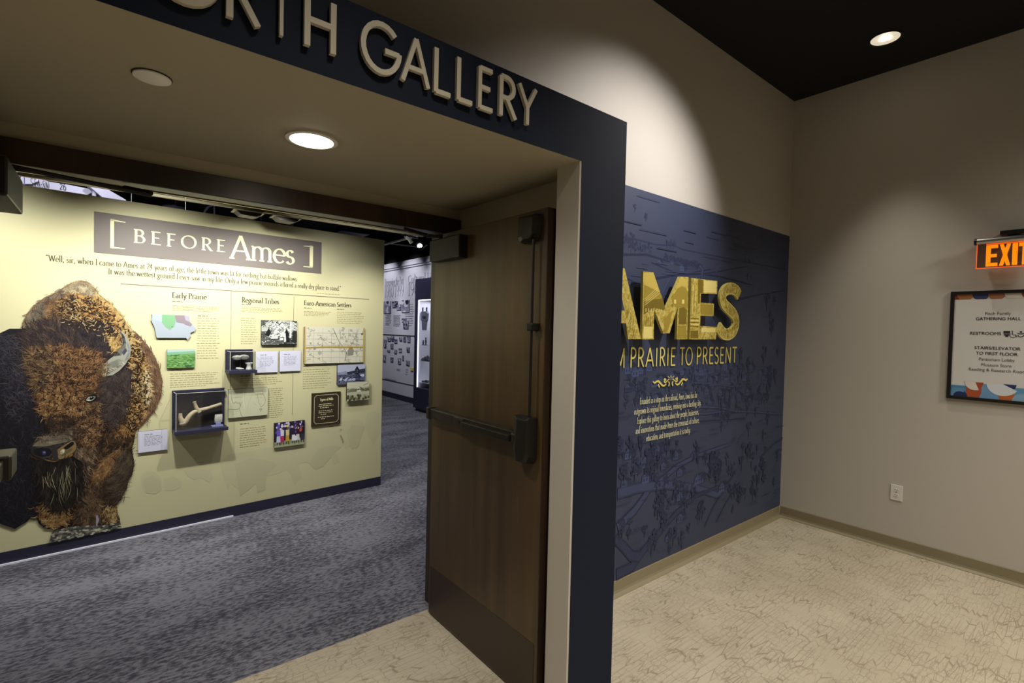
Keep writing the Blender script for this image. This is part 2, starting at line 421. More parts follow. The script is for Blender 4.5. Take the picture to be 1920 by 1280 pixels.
# ------------------------------------------------------------------ a drawn alphabet (pen strokes)
GL = {
'A': (.86, "l .06,0 .43,1;l .43,1 .8,0;l .2,.33 .67,.33;s -.03,.18,0;s .66,.92,0"),
'B': (.66, "l .14,0 .14,1;l .14,1 .32,1;a .32,.77,.2,.23,90,-90;l .14,.53 .34,.53;a .34,.265,.25,.265,90,-90;l .14,0 .34,0;s .02,.14,1;s .02,.14,0"),
'C': (.85, "a .5,.5,.42,.5,45,315"),
'D': (.84, "l .14,0 .14,1;l .14,1 .34,1;a .34,.5,.42,.5,90,-90;l .14,0 .34,0;s .02,.14,1;s .02,.14,0"),
'E': (.6, "l .14,0 .14,1;l .14,.98 .55,.98;l .14,.52 .48,.52;l .14,.02 .57,.02;s .02,.14,.98;s .02,.14,.02"),
'F': (.56, "l .14,0 .14,1;l .14,.98 .54,.98;l .14,.52 .47,.52;s .02,.14,.98;s .02,.28,0"),
'G': (.9, "a .5,.5,.43,.5,42,360;l .93,.5 .93,.48;l .58,.47 .93,.47;"),
'H': (.8, "l .14,0 .14,1;l .66,0 .66,1;l .14,.52 .66,.52;s .02,.26,0;s .54,.78,0;s .02,.26,1;s .54,.78,1"),
'I': (.3, "l .15,0 .15,1;s .03,.27,0;s .03,.27,1"),
'L': (.56, "l .14,1 .14,0;l .14,.02 .55,.02;s .02,.26,1;s .02,.14,.02"),
'M': (1.0, "l .12,0 .16,1;l .16,1 .5,.12;l .5,.12 .84,1;l .84,1 .88,0;s .02,.24,0;s .76,1.,0;s .04,.16,1;s .84,.96,1"),
'N': (.84, "l .14,0 .14,1;l .14,1 .7,0;l .7,0 .7,1;s .02,.26,0;s .58,.82,1;s .02,.14,1"),
'O': (.96, "a .48,.5,.42,.5,0,360"),
'P': (.6, "l .14,0 .14,1;l .14,1 .3,1;a .3,.74,.25,.26,90,-90;l .14,.48 .3,.48;s .02,.14,1;s .02,.28,0"),
'R': (.68, "l .14,0 .14,1;l .14,1 .3,1;a .3,.74,.25,.26,90,-90;l .14,.48 .3,.48;l .32,.48 .62,0;s .02,.14,1;s .02,.28,0;s .6,.74,0"),
'S': (.56, "a .28,.745,.2,.245,35,270;a .28,.25,.22,.25,90,-145"),
'T': (.68, "l .34,0 .34,1;l .04,.98 .64,.98;s .22,.46,0"),
'W': (1.14, "l .04,1 .32,0;l .32,0 .57,1;l .57,1 .84,0;l .84,0 1.1,1;s -.04,.16,1;s 1.0,1.2,1"),
'Y': (.74, "l .05,1 .37,.45;l .69,1 .37,.45;l .37,.45 .37,0;s -.03,.16,1;s .58,.78,1;s .25,.49,0"),
'X': (.74, "l .05,1 .68,0;l .06,0 .67,1"),
'a': (.56, "a .26,.43,.17,.17,150,0;l .43,.43 .43,.08;a .49,.08,.06,.06,180,320;l .43,.36 .25,.33;a .24,.17,.17,.165,85,340"),
'b': (.64, "l .13,1.08 .13,.04;a .35,.31,.23,.31,0,360;s .02,.13,1.08"),
'c': (.54, "a .32,.31,.25,.31,45,320"),
'd': (.66, "a .31,.31,.23,.31,0,360;l .53,1.08 .53,0;s .42,.53,1.08;s .53,.64,0"),
'e': (.58, "a .31,.31,.25,.31,3,318;l .06,.34 .56,.34"),
'f': (.36, "l .19,0 .19,.86;a .36,.86,.17,.2,180,55;l .05,.6 .38,.6;s .06,.34,0"),
'g': (.56, "a .27,.4,.19,.2,0,360;a .27,-.18,.23,.17,0,360;l .2,.21 .13,.1;l .13,.1 .38,.0;l .42,.56 .56,.6"),
'h': (.66, "l .13,0 .13,1.08;a .34,.4,.2,.2,165,0;l .54,.4 .54,0;s .02,.24,0;s .43,.65,0;s .03,.13,1.08"),
'i': (.28, "l .14,0 .14,.6;s .03,.25,0;s .04,.14,.6;d .14,.87"),
'k': (.62, "l .13,0 .13,1.08;l .16,.3 .45,.6;l .25,.38 .55,0;s .02,.24,0;s .36,.56,.6;s .45,.64,0"),
'l': (.28, "l .14,0 .14,1.08;s .03,.25,0;s .04,.14,1.08"),
'm': (.98, "l .13,0 .13,.6;a .31,.42,.18,.18,165,0;l .49,.42 .49,0;a .67,.42,.18,.18,165,0;l .85,.42 .85,0;s .02,.24,0;s .38,.6,0;s .74,.96,0;s .03,.13,.6"),
'n': (.66, "l .13,0 .13,.6;a .34,.4,.2,.2,165,0;l .54,.4 .54,0;s .02,.24,0;s .43,.65,0;s .03,.13,.6"),
'o': (.62, "a .31,.31,.25,.31,0,360"),
'p': (.66, "l .13,-.36 .13,.6;a .35,.31,.23,.31,0,360;s .02,.26,-.36;s .03,.13,.6"),
'r': (.44, "l .13,0 .13,.6;a .32,.4,.19,.2,170,55;s .02,.26,0;s .03,.13,.6"),
's': (.44, "a .22,.46,.14,.15,25,270;a .22,.155,.16,.155,90,-155"),
't': (.4, "l .18,.8 .18,.13;a .31,.13,.13,.13,180,300;l .04,.6 .36,.6"),
'u': (.66, "l .13,.6 .13,.2;a .32,.2,.19,.2,180,345;l .52,.6 .52,0;s .02,.13,.6;s .41,.52,.6;s .52,.63,0"),
'v': (.58, "l .06,.6 .29,0;l .29,0 .52,.6;s -.02,.16,.6;s .42,.6,.6"),
'w': (.88, "l .05,.6 .25,0;l .25,0 .44,.6;l .44,.6 .63,0;l .63,0 .82,.6;s -.03,.15,.6;s .72,.9,.6"),
'x': (.6, "l .08,.6 .52,0;l .08,0 .5,.6;s .0,.18,.6;s .42,.6,0"),
'y': (.58, "l .06,.6 .3,0;l .53,.6 .22,-.25;a .12,-.25,.1,.1,0,-130;s -.02,.16,.6;s .42,.6,.6"),
'0': (.66, "a .33,.5,.26,.5,0,360"), '1': (.42, "l .22,0 .22,1;l .22,1 .08,.86;s .08,.36,0"),
'2': (.58, "a .28,.72,.21,.27,170,-40;l .45,.56 .06,.03;l .06,.03 .54,.03"),
'4': (.6, "l .4,0 .4,1;l .4,1 .04,.3;l .04,.3 .58,.3"), '6': (.62, "a .31,.3,.24,.3,0,360;a .4,.35,.33,.65,180,95"),
'8': (.6, "a .3,.76,.2,.23,0,360;a .3,.27,.24,.27,0,360"), '9': (.62, "a .3,.7,.24,.29,0,360;a .2,.65,.34,.65,0,-85"),
'.': (.26, "d .13,.06"), ',': (.26, "d .14,.06;l .16,.05 .08,-.16"), '-': (.36, "l .05,.32 .31,.32"),
'\u201c': (.42, "l .12,1.02 .07,.82;l .29,1.02 .24,.82"), '\u201d': (.42, "l .14,1.06 .09,.86;l .31,1.06 .26,.86"),
'\u00b7': (.3, "d .15,.45"), ' ': (.32, ""),
}

def glyph_strokes(ch):
    adv, src = GL[ch]; out = []
    for t in src.split(';'):
        t = t.strip()
        if not t: continue
        k, rest = t[0], t[1:].strip()
        if k == 'l':
            out.append(('l', [tuple(float(q) for q in p.split(',')) for p in rest.split()]))
        elif k == 'a':
            cx, cy, rx, ry, a0, a1 = [float(q) for q in rest.split(',')]
            n = max(5, int(abs(a1-a0)/15))
            out.append(('l', [(cx + rx*math.cos(R(a0+(a1-a0)*i/n)), cy + ry*math.sin(R(a0+(a1-a0)*i/n))) for i in range(n+1)]))
        else:
            out.append((k, [float(q) for q in rest.split(',')]))
    return adv, out

def write(mb, fr, text, u0, u1, v0, cap, d=0.0, thick=0.11, thin=0.035, serif=True, space=0.06, depth=0.0, v1=None):
    """draw TEXT on a frame between u0 and u1, baseline v0, capital height cap; serif=False gives an even line"""
    adv = sum(GL[c][0] + space for c in text) - space
    sx = (u1-u0)/adv
    sy = cap; x = 0.0
    for c in text:
        a, st = glyph_strokes(c)
        vb = v0 if v1 is None else v0 + (v1-v0)*x/adv
        P = lambda p: (u0 + (x+p[0])*sx, vb + p[1]*sy)
        wmul = min(abs(sx), sy)
        si = 0
        for k, q in st:
            si += 1; d_ = d + si*(2e-4 if depth else 4e-5)
            if k == 'l':
                pts = [P(p) for p in q]; ws = []
                for i in range(len(pts)):
                    (a0, b0), (a1, b1) = pts[max(i-1, 0)], pts[min(i+1, len(pts)-1)]
                    l = math.hypot(a1-a0, b1-b0) or 1
                    if serif:
                        ws.append((thin + (thick-thin)*abs((a1-a0)/l*0.26 - (b1-b0)/l*0.966)**1.3)*wmul)
                    else: ws.append(thick*wmul)
                mb.strip(fr, pts, ws, d_, None, depth)
            elif k == 's' and serif:
                p0, p1 = P((q[0], q[2])), P((q[1], q[2]))
                mb.strip(fr, [p0, p1], thin*wmul*1.25, d_, None, depth)
            elif k == 'd':
                cx, cy = P(q); r = 0.065*sy
                mb.poly(fr, [(cx + r*math.cos(2*PI*i/8), cy + r*math.sin(2*PI*i/8)) for i in range(8)], d)
        x += a + space

def greek(mb, fr, u0, u1, ztop, zbot, lines, d, h=0.0045, ragged=0.18, seed=1, center=False):
    """the small print: word-length strokes too fine to read, as in the photograph"""
    rr = random.Random(seed)
    for i in range(lines):
        z = ztop - (ztop-zbot)*(i+0.5)/lines
        end = u1 - (u1-u0)*rr.random()*ragged*(2.0 if i == lines-1 else 1.0)
        st = u0 + ((u1-end)*0.5 if center else 0.0)
        if center: end -= (u1-end)*0.5
        x = st
        while x < end - 0.004:
            wl = min(end-x, rr.uniform(0.008, 0.034))
            mb.rect(fr, x, z-h/2, x+wl, z+h/2, d)
            if rr.random() < 0.6: mb.rect(fr, x+wl*0.3, z, x+wl*0.3+h*0.5, z+h*0.9, d)
            x += wl + 0.006

# ------------------------------------------------------------------ the setting
def struct(name, mb, m, label, cat, **k):
    o = mb.build(name, m, None, **k); return tag(o, label, cat, None, 'structure')

b = MB(); b.bx(-4, 4.656, -4.5, 2.467, -0.06, 0.0)
struct('floor', b, M['beige'], 'beige lobby carpet with a brown crackle line pattern', 'floor')
b = MB(); b.bx(-4, 5.1, 2.467, 13.5, -0.06, 0.0)
struct('floor', b, M['grey'], 'blue grey mottled carpet inside the exhibit gallery', 'floor')
b = MB(); b.bx(-4, 4.656, -4.5, 1.926, 3.642, 3.74)
lobby_ceiling = struct('ceiling', b, M['black'], 'black painted ceiling high above the lobby', 'ceiling')
b = MB(); b.bx(-4, 5.1, 2.55, 13.5, 3.9, 4.0)
struct('ceiling', b, M['black'], 'black open ceiling above the exhibit gallery', 'ceiling')
b = MB(); b.bx(-0.6, 1.545, 1.3725, 2.55, 2.26, 2.33)
struct('ceiling', b, M['soffit'], 'low beige soffit over the recessed double doorway', 'ceiling')

b = MB(); b.bx(1.703, 4.656, 1.926, 2.05, 0, 3.642); b.bx(-4, 1.703, 1.926, 2.05, 2.33, 3.642)
struct('wall_north', b, M['wall'], 'greige painted wall behind the blue mural and above the navy portal', 'wall')
b = MB(); b.bx(4.656, 4.78, -4.5, 2.05, 0, 3.642)
struct('wall_east', b, M['wall'], 'greige wall carrying the exit sign and the framed directory', 'wall')
b = MB(); b.bx(-4.1, -4, -4.5, 2.05, 0, 3.642)
struct('wall_west', b, M['wall'], 'greige lobby wall out of view on the left', 'wall')
b = MB(); b.bx(-4.1, 4.78, -4.6, -4.5, 0, 3.642)
struct('wall_south', b, M['wall'], 'greige lobby wall behind the viewer', 'wall')

# recess of the doorway
b = MB(); b.bx(1.545, 1.70, 1.497, 2.55, 0, 2.33)
struct('wall_alcove_east', b, M['soffit'], 'beige side wall of the doorway recess behind the open door', 'wall')
b = MB(); b.bx(-0.60, -0.45, 1.497, 2.55, 0, 2.33)
struct('wall_alcove_west', b, M['soffit'], 'beige side wall of the doorway recess on the far left', 'wall')
b = MB(); b.bx(-0.45, 1.545, 2.41, 2.55, 2.205, 2.26)
struct('wall_alcove_north', b, M['soffit'], 'beige strip of wall above the dark wooden door head', 'wall')
b = MB(); b.bx(1.70, 5.1, 2.43, 2.55, 0, 3.9); b.bx(-4, -0.60, 2.43, 2.55, 0, 3.9); b.bx(-0.6, 1.7, 2.43, 2.55, 2.33, 3.9)
struct('wall_gallery_south', b, M['black'], 'dark gallery side of the wall around the double doorway', 'wall')
b = MB(); b.bx(-4.1, -4, 2.43, 13.5, 0, 3.9)
struct('wall_gallery_west', b, M['black'], 'dark gallery wall out of view on the left', 'wall')
b = MB(); b.bx(-4, 5.1, 13.4, 13.5, 0, 3.9)
struct('wall_gallery_north', b, M['black'], 'dark far end wall of the gallery', 'wall')
b = MB(); b.bx(5.0, 5.1, 2.55, 13.4, 0, 3.9)
struct('wall_gallery_east', b, M['black'], 'black upper wall of the gallery above the pale exhibit panels', 'wall')

# navy portal
b = MB(); b.bx(-0.75, 1.703, 1.371, 1.926, 2.2605, 2.483); b.bx(1.437, 1.703, 1.371, 1.4965, 0, 2.2605); b.bx(1.60, 1.703, 1.4965, 1.926, 0, 2.2605); b.bx(-0.75, -0.45, 1.371, 1.4965, 0, 2.2605)
struct('trim_1', b, M['navy'], 'navy blue painted portal framing the gallery entrance', 'portal')
b = MB(); b.bx(1.426, 1.437, 1.3725, 1.4965, 0, 2.26); b.bx(-0.45, -0.439, 1.3725, 1.4965, 0, 2.26)
b.bx(1.437, 1.545, 1.4966, 1.5, 0, 2.26)
struct('trim_2', b, M['wall'], 'pale jamb lining inside the navy portal beside the open door', 'jamb')

# dark wooden door frame
fr_ = thing('trim_3', (0.55, 2.47, 0), 'dark walnut door frame of the double doorway', 'door frame', kind='structure')
b = MB(); b.bx(-0.45, 1.545, 2.388, 2.47, 2.118, 2.205); b.bx(-0.45, 1.545, 2.47, 2.56, 2.136, 2.205); b.build('head', M['frame'], fr_, bevel=0.003)
b = MB(); b.bx(1.455, 1.545, 2.388, 2.56, 0, 2.118); b.build('jamb', M['frame'], fr_, bevel=0.003)
b = MB(); b.bx(-0.45, -0.335, 2.388, 2.56, 0, 2.118); b.build('jamb', M['frame'], fr_, bevel=0.003)
b = MB(); b.bx(-0.33, 1.45, 2.553, 2.562, 2.129, 2.137); b.build('lit_edge_strip', M['edge_light'], fr_)  # added strip; its pale tone stands in for light on the far edge

def cove(fr, u0, u1, h, t, toe):
    mb = MB()
    prof = [(0, 0), (toe, 0), (toe*0.96, 0.004), (t+0.004, 0.016), (t, 0.03), (t, h-0.004), (t*0.5, h), (0, h)]
    for i in range(len(prof)):
        (d0, z0), (d1, z1) = prof[i], prof[(i+1) % len(prof)]
        mb.face([fr.p(u0, z0, d0), fr.p(u1, z0, d0), fr.p(u1, z1, d1), fr.p(u0, z1, d1)])
    mb.face([fr.p(u0, z, d) for d, z in prof]); mb.face([fr.p(u1, z, d) for d, z in reversed(prof)])
    return mb
struct('baseboard_north', cove(AW, 1.703, 4.64, 0.092, 0.006, 0.03), M['base'], 'taupe vinyl cove baseboard below the blue mural', 'baseboard')
struct('baseboard_east', cove(EW, -1.912, 4.5, 0.095, 0.006, 0.03), M['base'], 'taupe vinyl cove baseboard below the exit sign wall', 'baseboard')

# ------------------------------------------------------------------ right door leaf, standing open
dr = thing('door_1', (1.43, 2.43, 0), 'brown veneered door leaf standing open with a dark push bar', 'door', kind='structure')
b = MB(); b.bx(1.405, 1.449, 1.5265, 2.428, 0.008, 2.104)
tag(b.build('door_leaf', M['door'], dr, bevel=0.002), 'brown wood veneer slab')
b = MB(); b.bx(1.4035, 1.4052, 1.545, 2.415, 0.02, 0.275)
tag(b.build('kick_plate', M['kick'], dr), 'darker brown plate along the foot of the door')
b = MB(); b.bx(1.4055, 1.4485, 1.5225, 1.5268, 0.008, 2.104)
tag(b.build('edge_band', M['frame'], dr), 'dark free edge of the door')

pb = MB(); pb.box(DR, -2.40, -1.60, 1.108, 1.160, 0.0, 0.040)
bar = pb.build('push_bar', M['bronze'], dr, bevel=0.004); tag(bar, 'dark bronze horizontal exit bar')
b = MB(); b.box(DR, -2.415, -2.385, 1.102, 1.166, 0.0, 0.048); b.build('end_cap', M['bronze'], bar, bevel=0.006)
b = MB(); b.box(DR, -2.13, -2.045, 1.112, 1.156, 0.038, 0.048); b.build('lock_plate', M['bronze'], bar, bevel=0.003)
b = MB(); b.lathe(DR.p(-2.085, 1.134, 0.048), [(0.0, 0.004), (0.008, 0.004), (0.0085, 0.0), (0.0085, -0.004)], 14, (-1, 0, 0)); b.build('lock_cylinder', M['bronze_dark'], bar)
b = MB(); b.box(DR, -2.04, -1.672, 1.115, 1.147, 0.038, 0.064); tag(b.build('push_pad', M['bronze_dark'], bar, bevel=0.006), 'darker raised push pad')
b = MB(); b.box(DR, -1.668, -1.60, 1.110, 1.158, 0.036, 0.056); b.build('hinge_block', M['bronze'], bar, bevel=0.008)

def loft(mb, fr, rings):
    n = len(rings[0][0]); base = []
    for pts, d in rings:
        base.append(len(mb.v)); mb.v.extend([tuple(fr.p(a, c, d)) for a, c in pts])
    for k in range(len(rings)-1):
        for q in range(n):
            j = (q+1) % n
            mb.f.append([base[k]+q, base[k]+j, base[k+1]+j, base[k+1]+q]); mb.c.append(None)
    mb.f.append([base[0]+q for q in reversed(range(n))]); mb.c.append(None)
    mb.f.append([base[-1]+q for q in range(n)]); mb.c.append(None)

b = MB()
loft(b, DR, [([(-1.668, 1.06), (-1.655, 1.032), (-1.575, 1.032), (-1.553, 1.06), (-1.553, 1.232), (-1.668, 1.232)], 0.0),
             ([(-1.660, 1.075), (-1.645, 1.040), (-1.575, 1.040), (-1.556, 1.075), (-1.556, 1.236), (-1.660, 1.236)], 0.045),
             ([(-1.628, 1.090), (-1.618, 1.052), (-1.580, 1.052), (-1.562, 1.090), (-1.562, 1.226), (-1.620, 1.226)], 0.062)])
tag(b.build('latch_case', M['bronze_dark'], dr, bevel=0.004), 'dark tapered case at the end of the push bar')
b = MB()
loft(b, DR, [([(-1.690, 2.000), (-1.672, 1.968), (-1.580, 1.968), (-1.556, 1.995), (-1.550, 2.075), (-1.560, 2.084), (-1.684, 2.084)], 0.0),
             ([(-1.682, 1.995), (-1.665, 1.972), (-1.580, 1.972), (-1.560, 1.998), (-1.554, 2.070), (-1.562, 2.080), (-1.678, 2.080)], 0.03),
             ([(-1.628, 1.990), (-1.618, 1.976), (-1.578, 1.976), (-1.566, 1.990), (-1.560, 2.056), (-1.566, 2.068), (-1.624, 2.068)], 0.054)])
tag(b.build('top_latch', M['bronze_dark'], dr, bevel=0.004), 'dark latch case near the top of the door')
b = MB(); b.tube([DR.p(-1.572, 1.23, 0.033), DR.p(-1.572, 1.975, 0.033)], 0.0065, 10)
rod = b.build('vertical_rod', M['bronze_dark'], dr, smooth=True)
b = MB(); b.box(DR, -1.592, -1.556, 1.595, 1.628, 0.0, 0.045); b.build('rod_guide', M['bronze_dark'], rod, bevel=0.005)

def closer(fr, parent, flip, u0, u1, z0, z1, dep, pivot, elbow, anchor):
    b = MB(); b.box(fr, u0, u1, z0, z1, 0.0, dep)
    c = b.build('door_closer', M['bronze_dark'], parent, bevel=0.006)
    tag(c, 'dark rectangular closer box with a folding arm')
    b = MB(); b.lathe(pivot, [(0.0, 0.03), (0.012, 0.03), (0.012, 0.0)], 12); b.build('pivot', M['bronze_dark'], c)
    up = Vector((0, 0, 0.024)); b = MB()
    b.tube([Vector(pivot)+up, Vector(elbow)+up], 0.008, 6); b.tube([Vector(elbow)+up*1.3, Vector(anchor)+up*1.3], 0.009, 6)
    tag(b.build('closer_arm', M['bronze_dark'], c), 'dark jointed closer arm')
    return c
closer(DR, dr, 1, -2.402, -2.108, 1.952, 2.067, 0.053, (1.378, 2.33, 2.062), (1.33, 2.395, 2.062), (1.20, 2.40, 2.078))
for z in (0.25, 1.05, 1.86):
    b = MB(); b.tube([(1.452, 2.438, z-0.055), (1.452, 2.438, z+0.055)], 0.0075, 10); b.build('hinge', M['bronze'], dr)

# ------------------------------------------------------------------ left door leaf: only its closer and bar reach into view
DL = Fr((-0.285, 0, 0), (0, 1, 0), (1, 0, 0))
dl = thing('door_2', (-0.31, 2.43, 0), 'open door leaf at the left edge showing its closer and the end of its push bar', 'door', kind='structure')
b = MB(); b.bx(-0.330, -0.285, 1.62, 2.428, 0.008, 2.104); b.build('door_leaf', M['door'], dl, bevel=0.002)
b = MB(); b.box(DL, 1.70, 2.28, 1.108, 1.160, 0.0, 0.040); bar2 = b.build('push_bar', M['bronze'], dl, bevel=0.004)
tag(bar2, 'bronze exit bar seen end on')
b = MB(); b.box(DL, 2.17, 2.30, 1.095, 1.172, 0.0, 0.056); b.build('end_cap', M['bronze'], bar2, bevel=0.006)
closer(DL, dl, -1, 2.06, 2.402, 1.952, 2.067, 0.060, (-0.255, 2.33, 2.072), (0.13, 2.36, 2.052), (0.05, 2.44, 2.075))

# ------------------------------------------------------------------ portal sign: NORTH GALLERY
sg = thing('portal_lettering', (0.55, 1.371, 2.316), 'raised beige letters NORTH GALLERY across the navy portal header', 'sign')
spans = dict(zip('O R T H G A L M E S Y'.split(), [None]*11))
def header_letter(ch, u0, u1):
    mb = MB(); write(mb, HD, ch, u0 - (u1-u0)*0.0, u1, 2.316, 0.131, 0.004, thick=0.118, serif=False, space=0.0, depth=0.013)
    mb.build('letter', M['letter'], sg)
HX = [(0.1474,2.317),(0.2141,2.31),(0.2894,2.317),(0.3088,2.311),(0.3614,2.312),(0.3894,2.309),(0.471,2.316),(0.5376,2.296),(0.6603,2.334),(0.6582,2.315),(0.7549,2.318),(0.767,2.309),(0.8334,2.314),(0.8482,2.314),(0.915,2.317),(0.9297,2.316),(0.9955,2.317),(1.016,2.316),(1.094,2.318),(1.095,2.315),(1.185,2.33)]
HX = [p[0] for p in HX]
rw = HX[2]-HX[1]
header_letter('N', HX[1]-0.285, HX[1]-0.172)
header_letter('O', HX[1]-0.155, HX[1]-0.008)
def fit(ch, a, c_):          # a, c_: the inked edges; widen to the glyph's full advance
    adv, st = glyph_strokes(ch)
    xs = [p[0] for k, q in st if k == 'l' for p in q]
    lo, hi = min(xs)-0.06, max(xs)+0.06
    s = (c_-a)/(hi-lo); header_letter(ch, a-lo*s, a+(adv-lo)*s)
for ch, i in (('R', 1), ('T', 3), ('H', 5), ('G', 7), ('A', 9), ('L', 11), ('L', 13), ('E', 15), ('R', 17), ('Y', 19)):
    fit(ch, HX[i], HX[i+1])

# ------------------------------------------------------------------ ceiling fittings
dlg = thing('downlight', (0.568, 1.868, 2.26), 'bright round downlight in the soffit above the doorway', 'downlight')
b = MB(); b.lathe((0.568, 1.868, 2.26), [(0.088, 0.0), (0.088, -0.004), (0.074, -0.006), (0.070, 0.0)], 40); b.build('trim_ring', M['white'], dlg, smooth=True)
b = MB(); b.lathe((0.568, 1.868, 2.257), [(0.0, -0.014), (0.03, -0.013), (0.055, -0.008), (0.0705, 0.0)], 40); tag(b.build('diffuser', M['lit'], dlg, smooth=True), 'glowing white diffuser')
dd = thing('ceiling_speaker', (0.093, 1.688, 2.26), 'white round disc on the soffit left of the bright downlight', 'detector')
b = MB(); b.lathe((0.093, 1.688, 2.26), [(0.0435, 0.0), (0.0435, -0.006), (0.036, -0.009), (0.0, -0.010)], 36); b.build('cover', mat('bright_white_plastic', 'f4f1e8', .5), dd, smooth=True)
b = MB(); b.lathe((0.093, 1.688, 2.2595), [(0.046, 0.0), (0.046, -0.0025), (0.0436, -0.0025)], 36); b.build('base_ring', M['cardedge'], dd)

ld = thing('downlight', (4.121, 1.131, 3.642), 'round recessed downlight in the black lobby ceiling', 'downlight')
LC = (4.121, 1.131, 3.642)
b = MB(); b.lathe(LC, [(0.098, -0.001), (0.098, -0.006), (0.090, -0.008), (0.083, -0.003)], 40); tag(b.build('trim_ring', M['bronze_dark'], ld, smooth=True), 'dark outer ring')
b = MB(); b.lathe(LC, [(0.083, -0.004), (0.078, -0.002), (0.0, -0.002)], 40); tag(b.build('reflector', M['lit_lobby'], ld, smooth=True), 'pale glowing reflector cone')
b = MB(); b.lathe((4.121, 1.131, 3.640), [(0.0, -0.004), (0.03, -0.002)], 24); b.build('lamp', M['lit'], ld)

# ------------------------------------------------------------------ exit sign, directory, outlet on the east wall
XP = Fr((4.566, 0, 0), (0, -1, 0), (-1, 0, 0))
ex = thing('exit_sign', (4.6, 0.54, 2.09), 'edge-lit EXIT sign with amber letters under an aluminium bar', 'exit sign')
xL, xR = -0.688, -0.335
b = MB(); b.tube([XP.p(xL+0.003, 2.262, 0), XP.p(xR, 2.262, 0)], 0.021, 20); hb = b.build('housing', M['alu'], ex, smooth=True); tag(hb, 'round aluminium housing bar')
b = MB(); b.tube([XP.p(xL-0.010, 2.262, 0), XP.p(xL+0.004, 2.262, 0)], 0.0225, 20); b.build('end_cap', M['blackp'], hb, smooth=True)
b = MB(); b.box(XP, -0.575, -0.445, 2.295, 2.322, -0.089, 0.0); b.box(XP, -0.54, -0.48, 2.27, 2.30, -0.06, -0.012); b.build('bracket', M['blackp'], ex, bevel=0.002)
b = MB(); b.box(XP, xL+0.006, xR-0.004, 2.085, 2.25, -0.004, 0.002); tag(b.build('panel', M['acrylic'], ex), 'clear acrylic panel')
b = MB()
for r_ in ((xL+0.003, xL+0.0065, 2.083, 2.25), (xL+0.003, xR-0.002, 2.0815, 2.0855), (xR-0.005, xR-0.001, 2.083, 2.25), (xL+0.05, xR-0.002, 2.236, 2.242)):
    b.box(XP, *r_, -0.005, 0.003)
tag(b.build('lit_edge', M['exit_edge'], ex), 'glowing red edge of the panel')
def block(ch, u0, u1, z0, z1):
    w_, h = u1-u0, z1-z0; P = lambda pts: [(u0+w_*a, z0+h*c) for a, c in pts]
    mb = MB()
    if ch == 'E':
        for q in ([(0, 0), (.4, 0), (.4, 1), (0, 1)], [(.4, 0), (1, 0), (1, .16), (.4, .16)], [(.4, .42), (.92, .42), (.92, .57), (.4, .57)], [(.4, .84), (1, .84), (1, 1), (.4, 1)]): mb.prism(XP, P(q), 0.002, 0.006)
    if ch == 'X':
        mb.prism(XP, P([(0, 0), (.36, 0), (1, 1), (.64, 1)]), 0.002, 0.006); mb.prism(XP, P([(.64, 0), (1, 0), (.36, 1), (0, 1)]), 0.002, 0.006)
    if ch == 'I': mb.prism(XP, P([(0, 0), (1, 0), (1, 1), (0, 1)]), 0.002, 0.006)
    if ch == 'T':
        mb.prism(XP, P([(.3, 0), (.7, 0), (.7, 1), (.3, 1)]), 0.002, 0.006); mb.prism(XP, P([(0, .84), (1, .84), (1, 1), (0, 1)]), 0.002, 0.006)
    tag(mb.build('letter', M['exit'], ex), 'glowing amber letter ' + ch)
EXP = [(-0.6369,2.092),(-0.5799,2.087),(-0.5723,2.086),(-0.5195,2.082),(-0.512,2.081),(-0.4874,2.079),(-0.4826,2.079),(-0.4272,2.074)]
for ch, i in (('E', 0), ('X', 2), ('I', 4), ('T', 6)):
    block(ch, EXP[i][0], EXP[i+1][0], 2.092, 2.233)

PU0, PU1, PZ0, PZ1 = -0.822, -0.300, 1.185, 1.938
po = thing('framed_directory', (4.65, 0.57, 1.19), 'black framed directory poster listing restrooms and stairs on greige wall', 'poster')
b = MB(); t = 0.022
b.box(EW, PU0, PU0+t, PZ0, PZ1, 0, 0.02); b.box(EW, PU1-t, PU1, PZ0, PZ1, 0, 0.02)
b.box(EW, PU0+t, PU1-t, PZ0, PZ0+t, 0, 0.02); b.box(EW, PU0+t, PU1-t, PZ1-t, PZ1, 0, 0.02)
tag(b.build('frame', M['blackp'], po, bevel=0.002), 'thin black frame')
b = MB(); b.rect(EW, PU0+t, PZ0+t, PU1-t, PZ1-t, 0.009, 'cfccc7')
a0, a1 = PU0+t, PU1-t; W_ = a1-a0
def arcpoly(cx, cz, r, s, e, lim, d, col):
    pts = [(cx, cz)] + [(cx+r*math.cos(R(s+(e-s)*i/14)), cz+r*math.sin(R(s+(e-s)*i/14))) for i in range(15)]
    pts = [(min(max(a, lim[0]), lim[1]), min(max(c, lim[2]), lim[3])) for a, c in pts]
    b.poly(EW, pts, d, col)
lm = (a0, a1, PZ0+t, PZ0+t+0.105)
q = lm[2]; hh = 0.105; cw = W_/6
cols_b = ['2b3a63', 'a04a2c', '6a93b8', '28355c', '7fa3bd', 'b05a34']
for i in range(6):
    b.rect(EW, a0+cw*i, q, a0+cw*(i+1), q+hh*(0.72 + 0.2*((i*7) % 3)/2), 0.0095, ['4f7fa8', 'a85332', '6f97b7', 'b6622f', '5f90b4', '33446f'][i])
    arcpoly(a0+cw*(i+0.5), q + (hh if i % 2 else 0), cw*0.62, 180 if i % 2 else 0, 360 if i % 2 else 180, lm, 0.0098+0.0001*i, cols_b[i])
arcpoly(a0+cw*1.6, q+hh, cw*0.7, 180, 290, lm, 0.0106, 'd6cfc4'); arcpoly(a0+cw*0.2, q+hh*0.55, cw*0.75, 200, 360, lm, 0.0105, '5d8cae'); arcpoly(a0+cw*3.3, q+hh, cw*1.0, 170, 330, lm, 0.0107, 'cfd2d6')
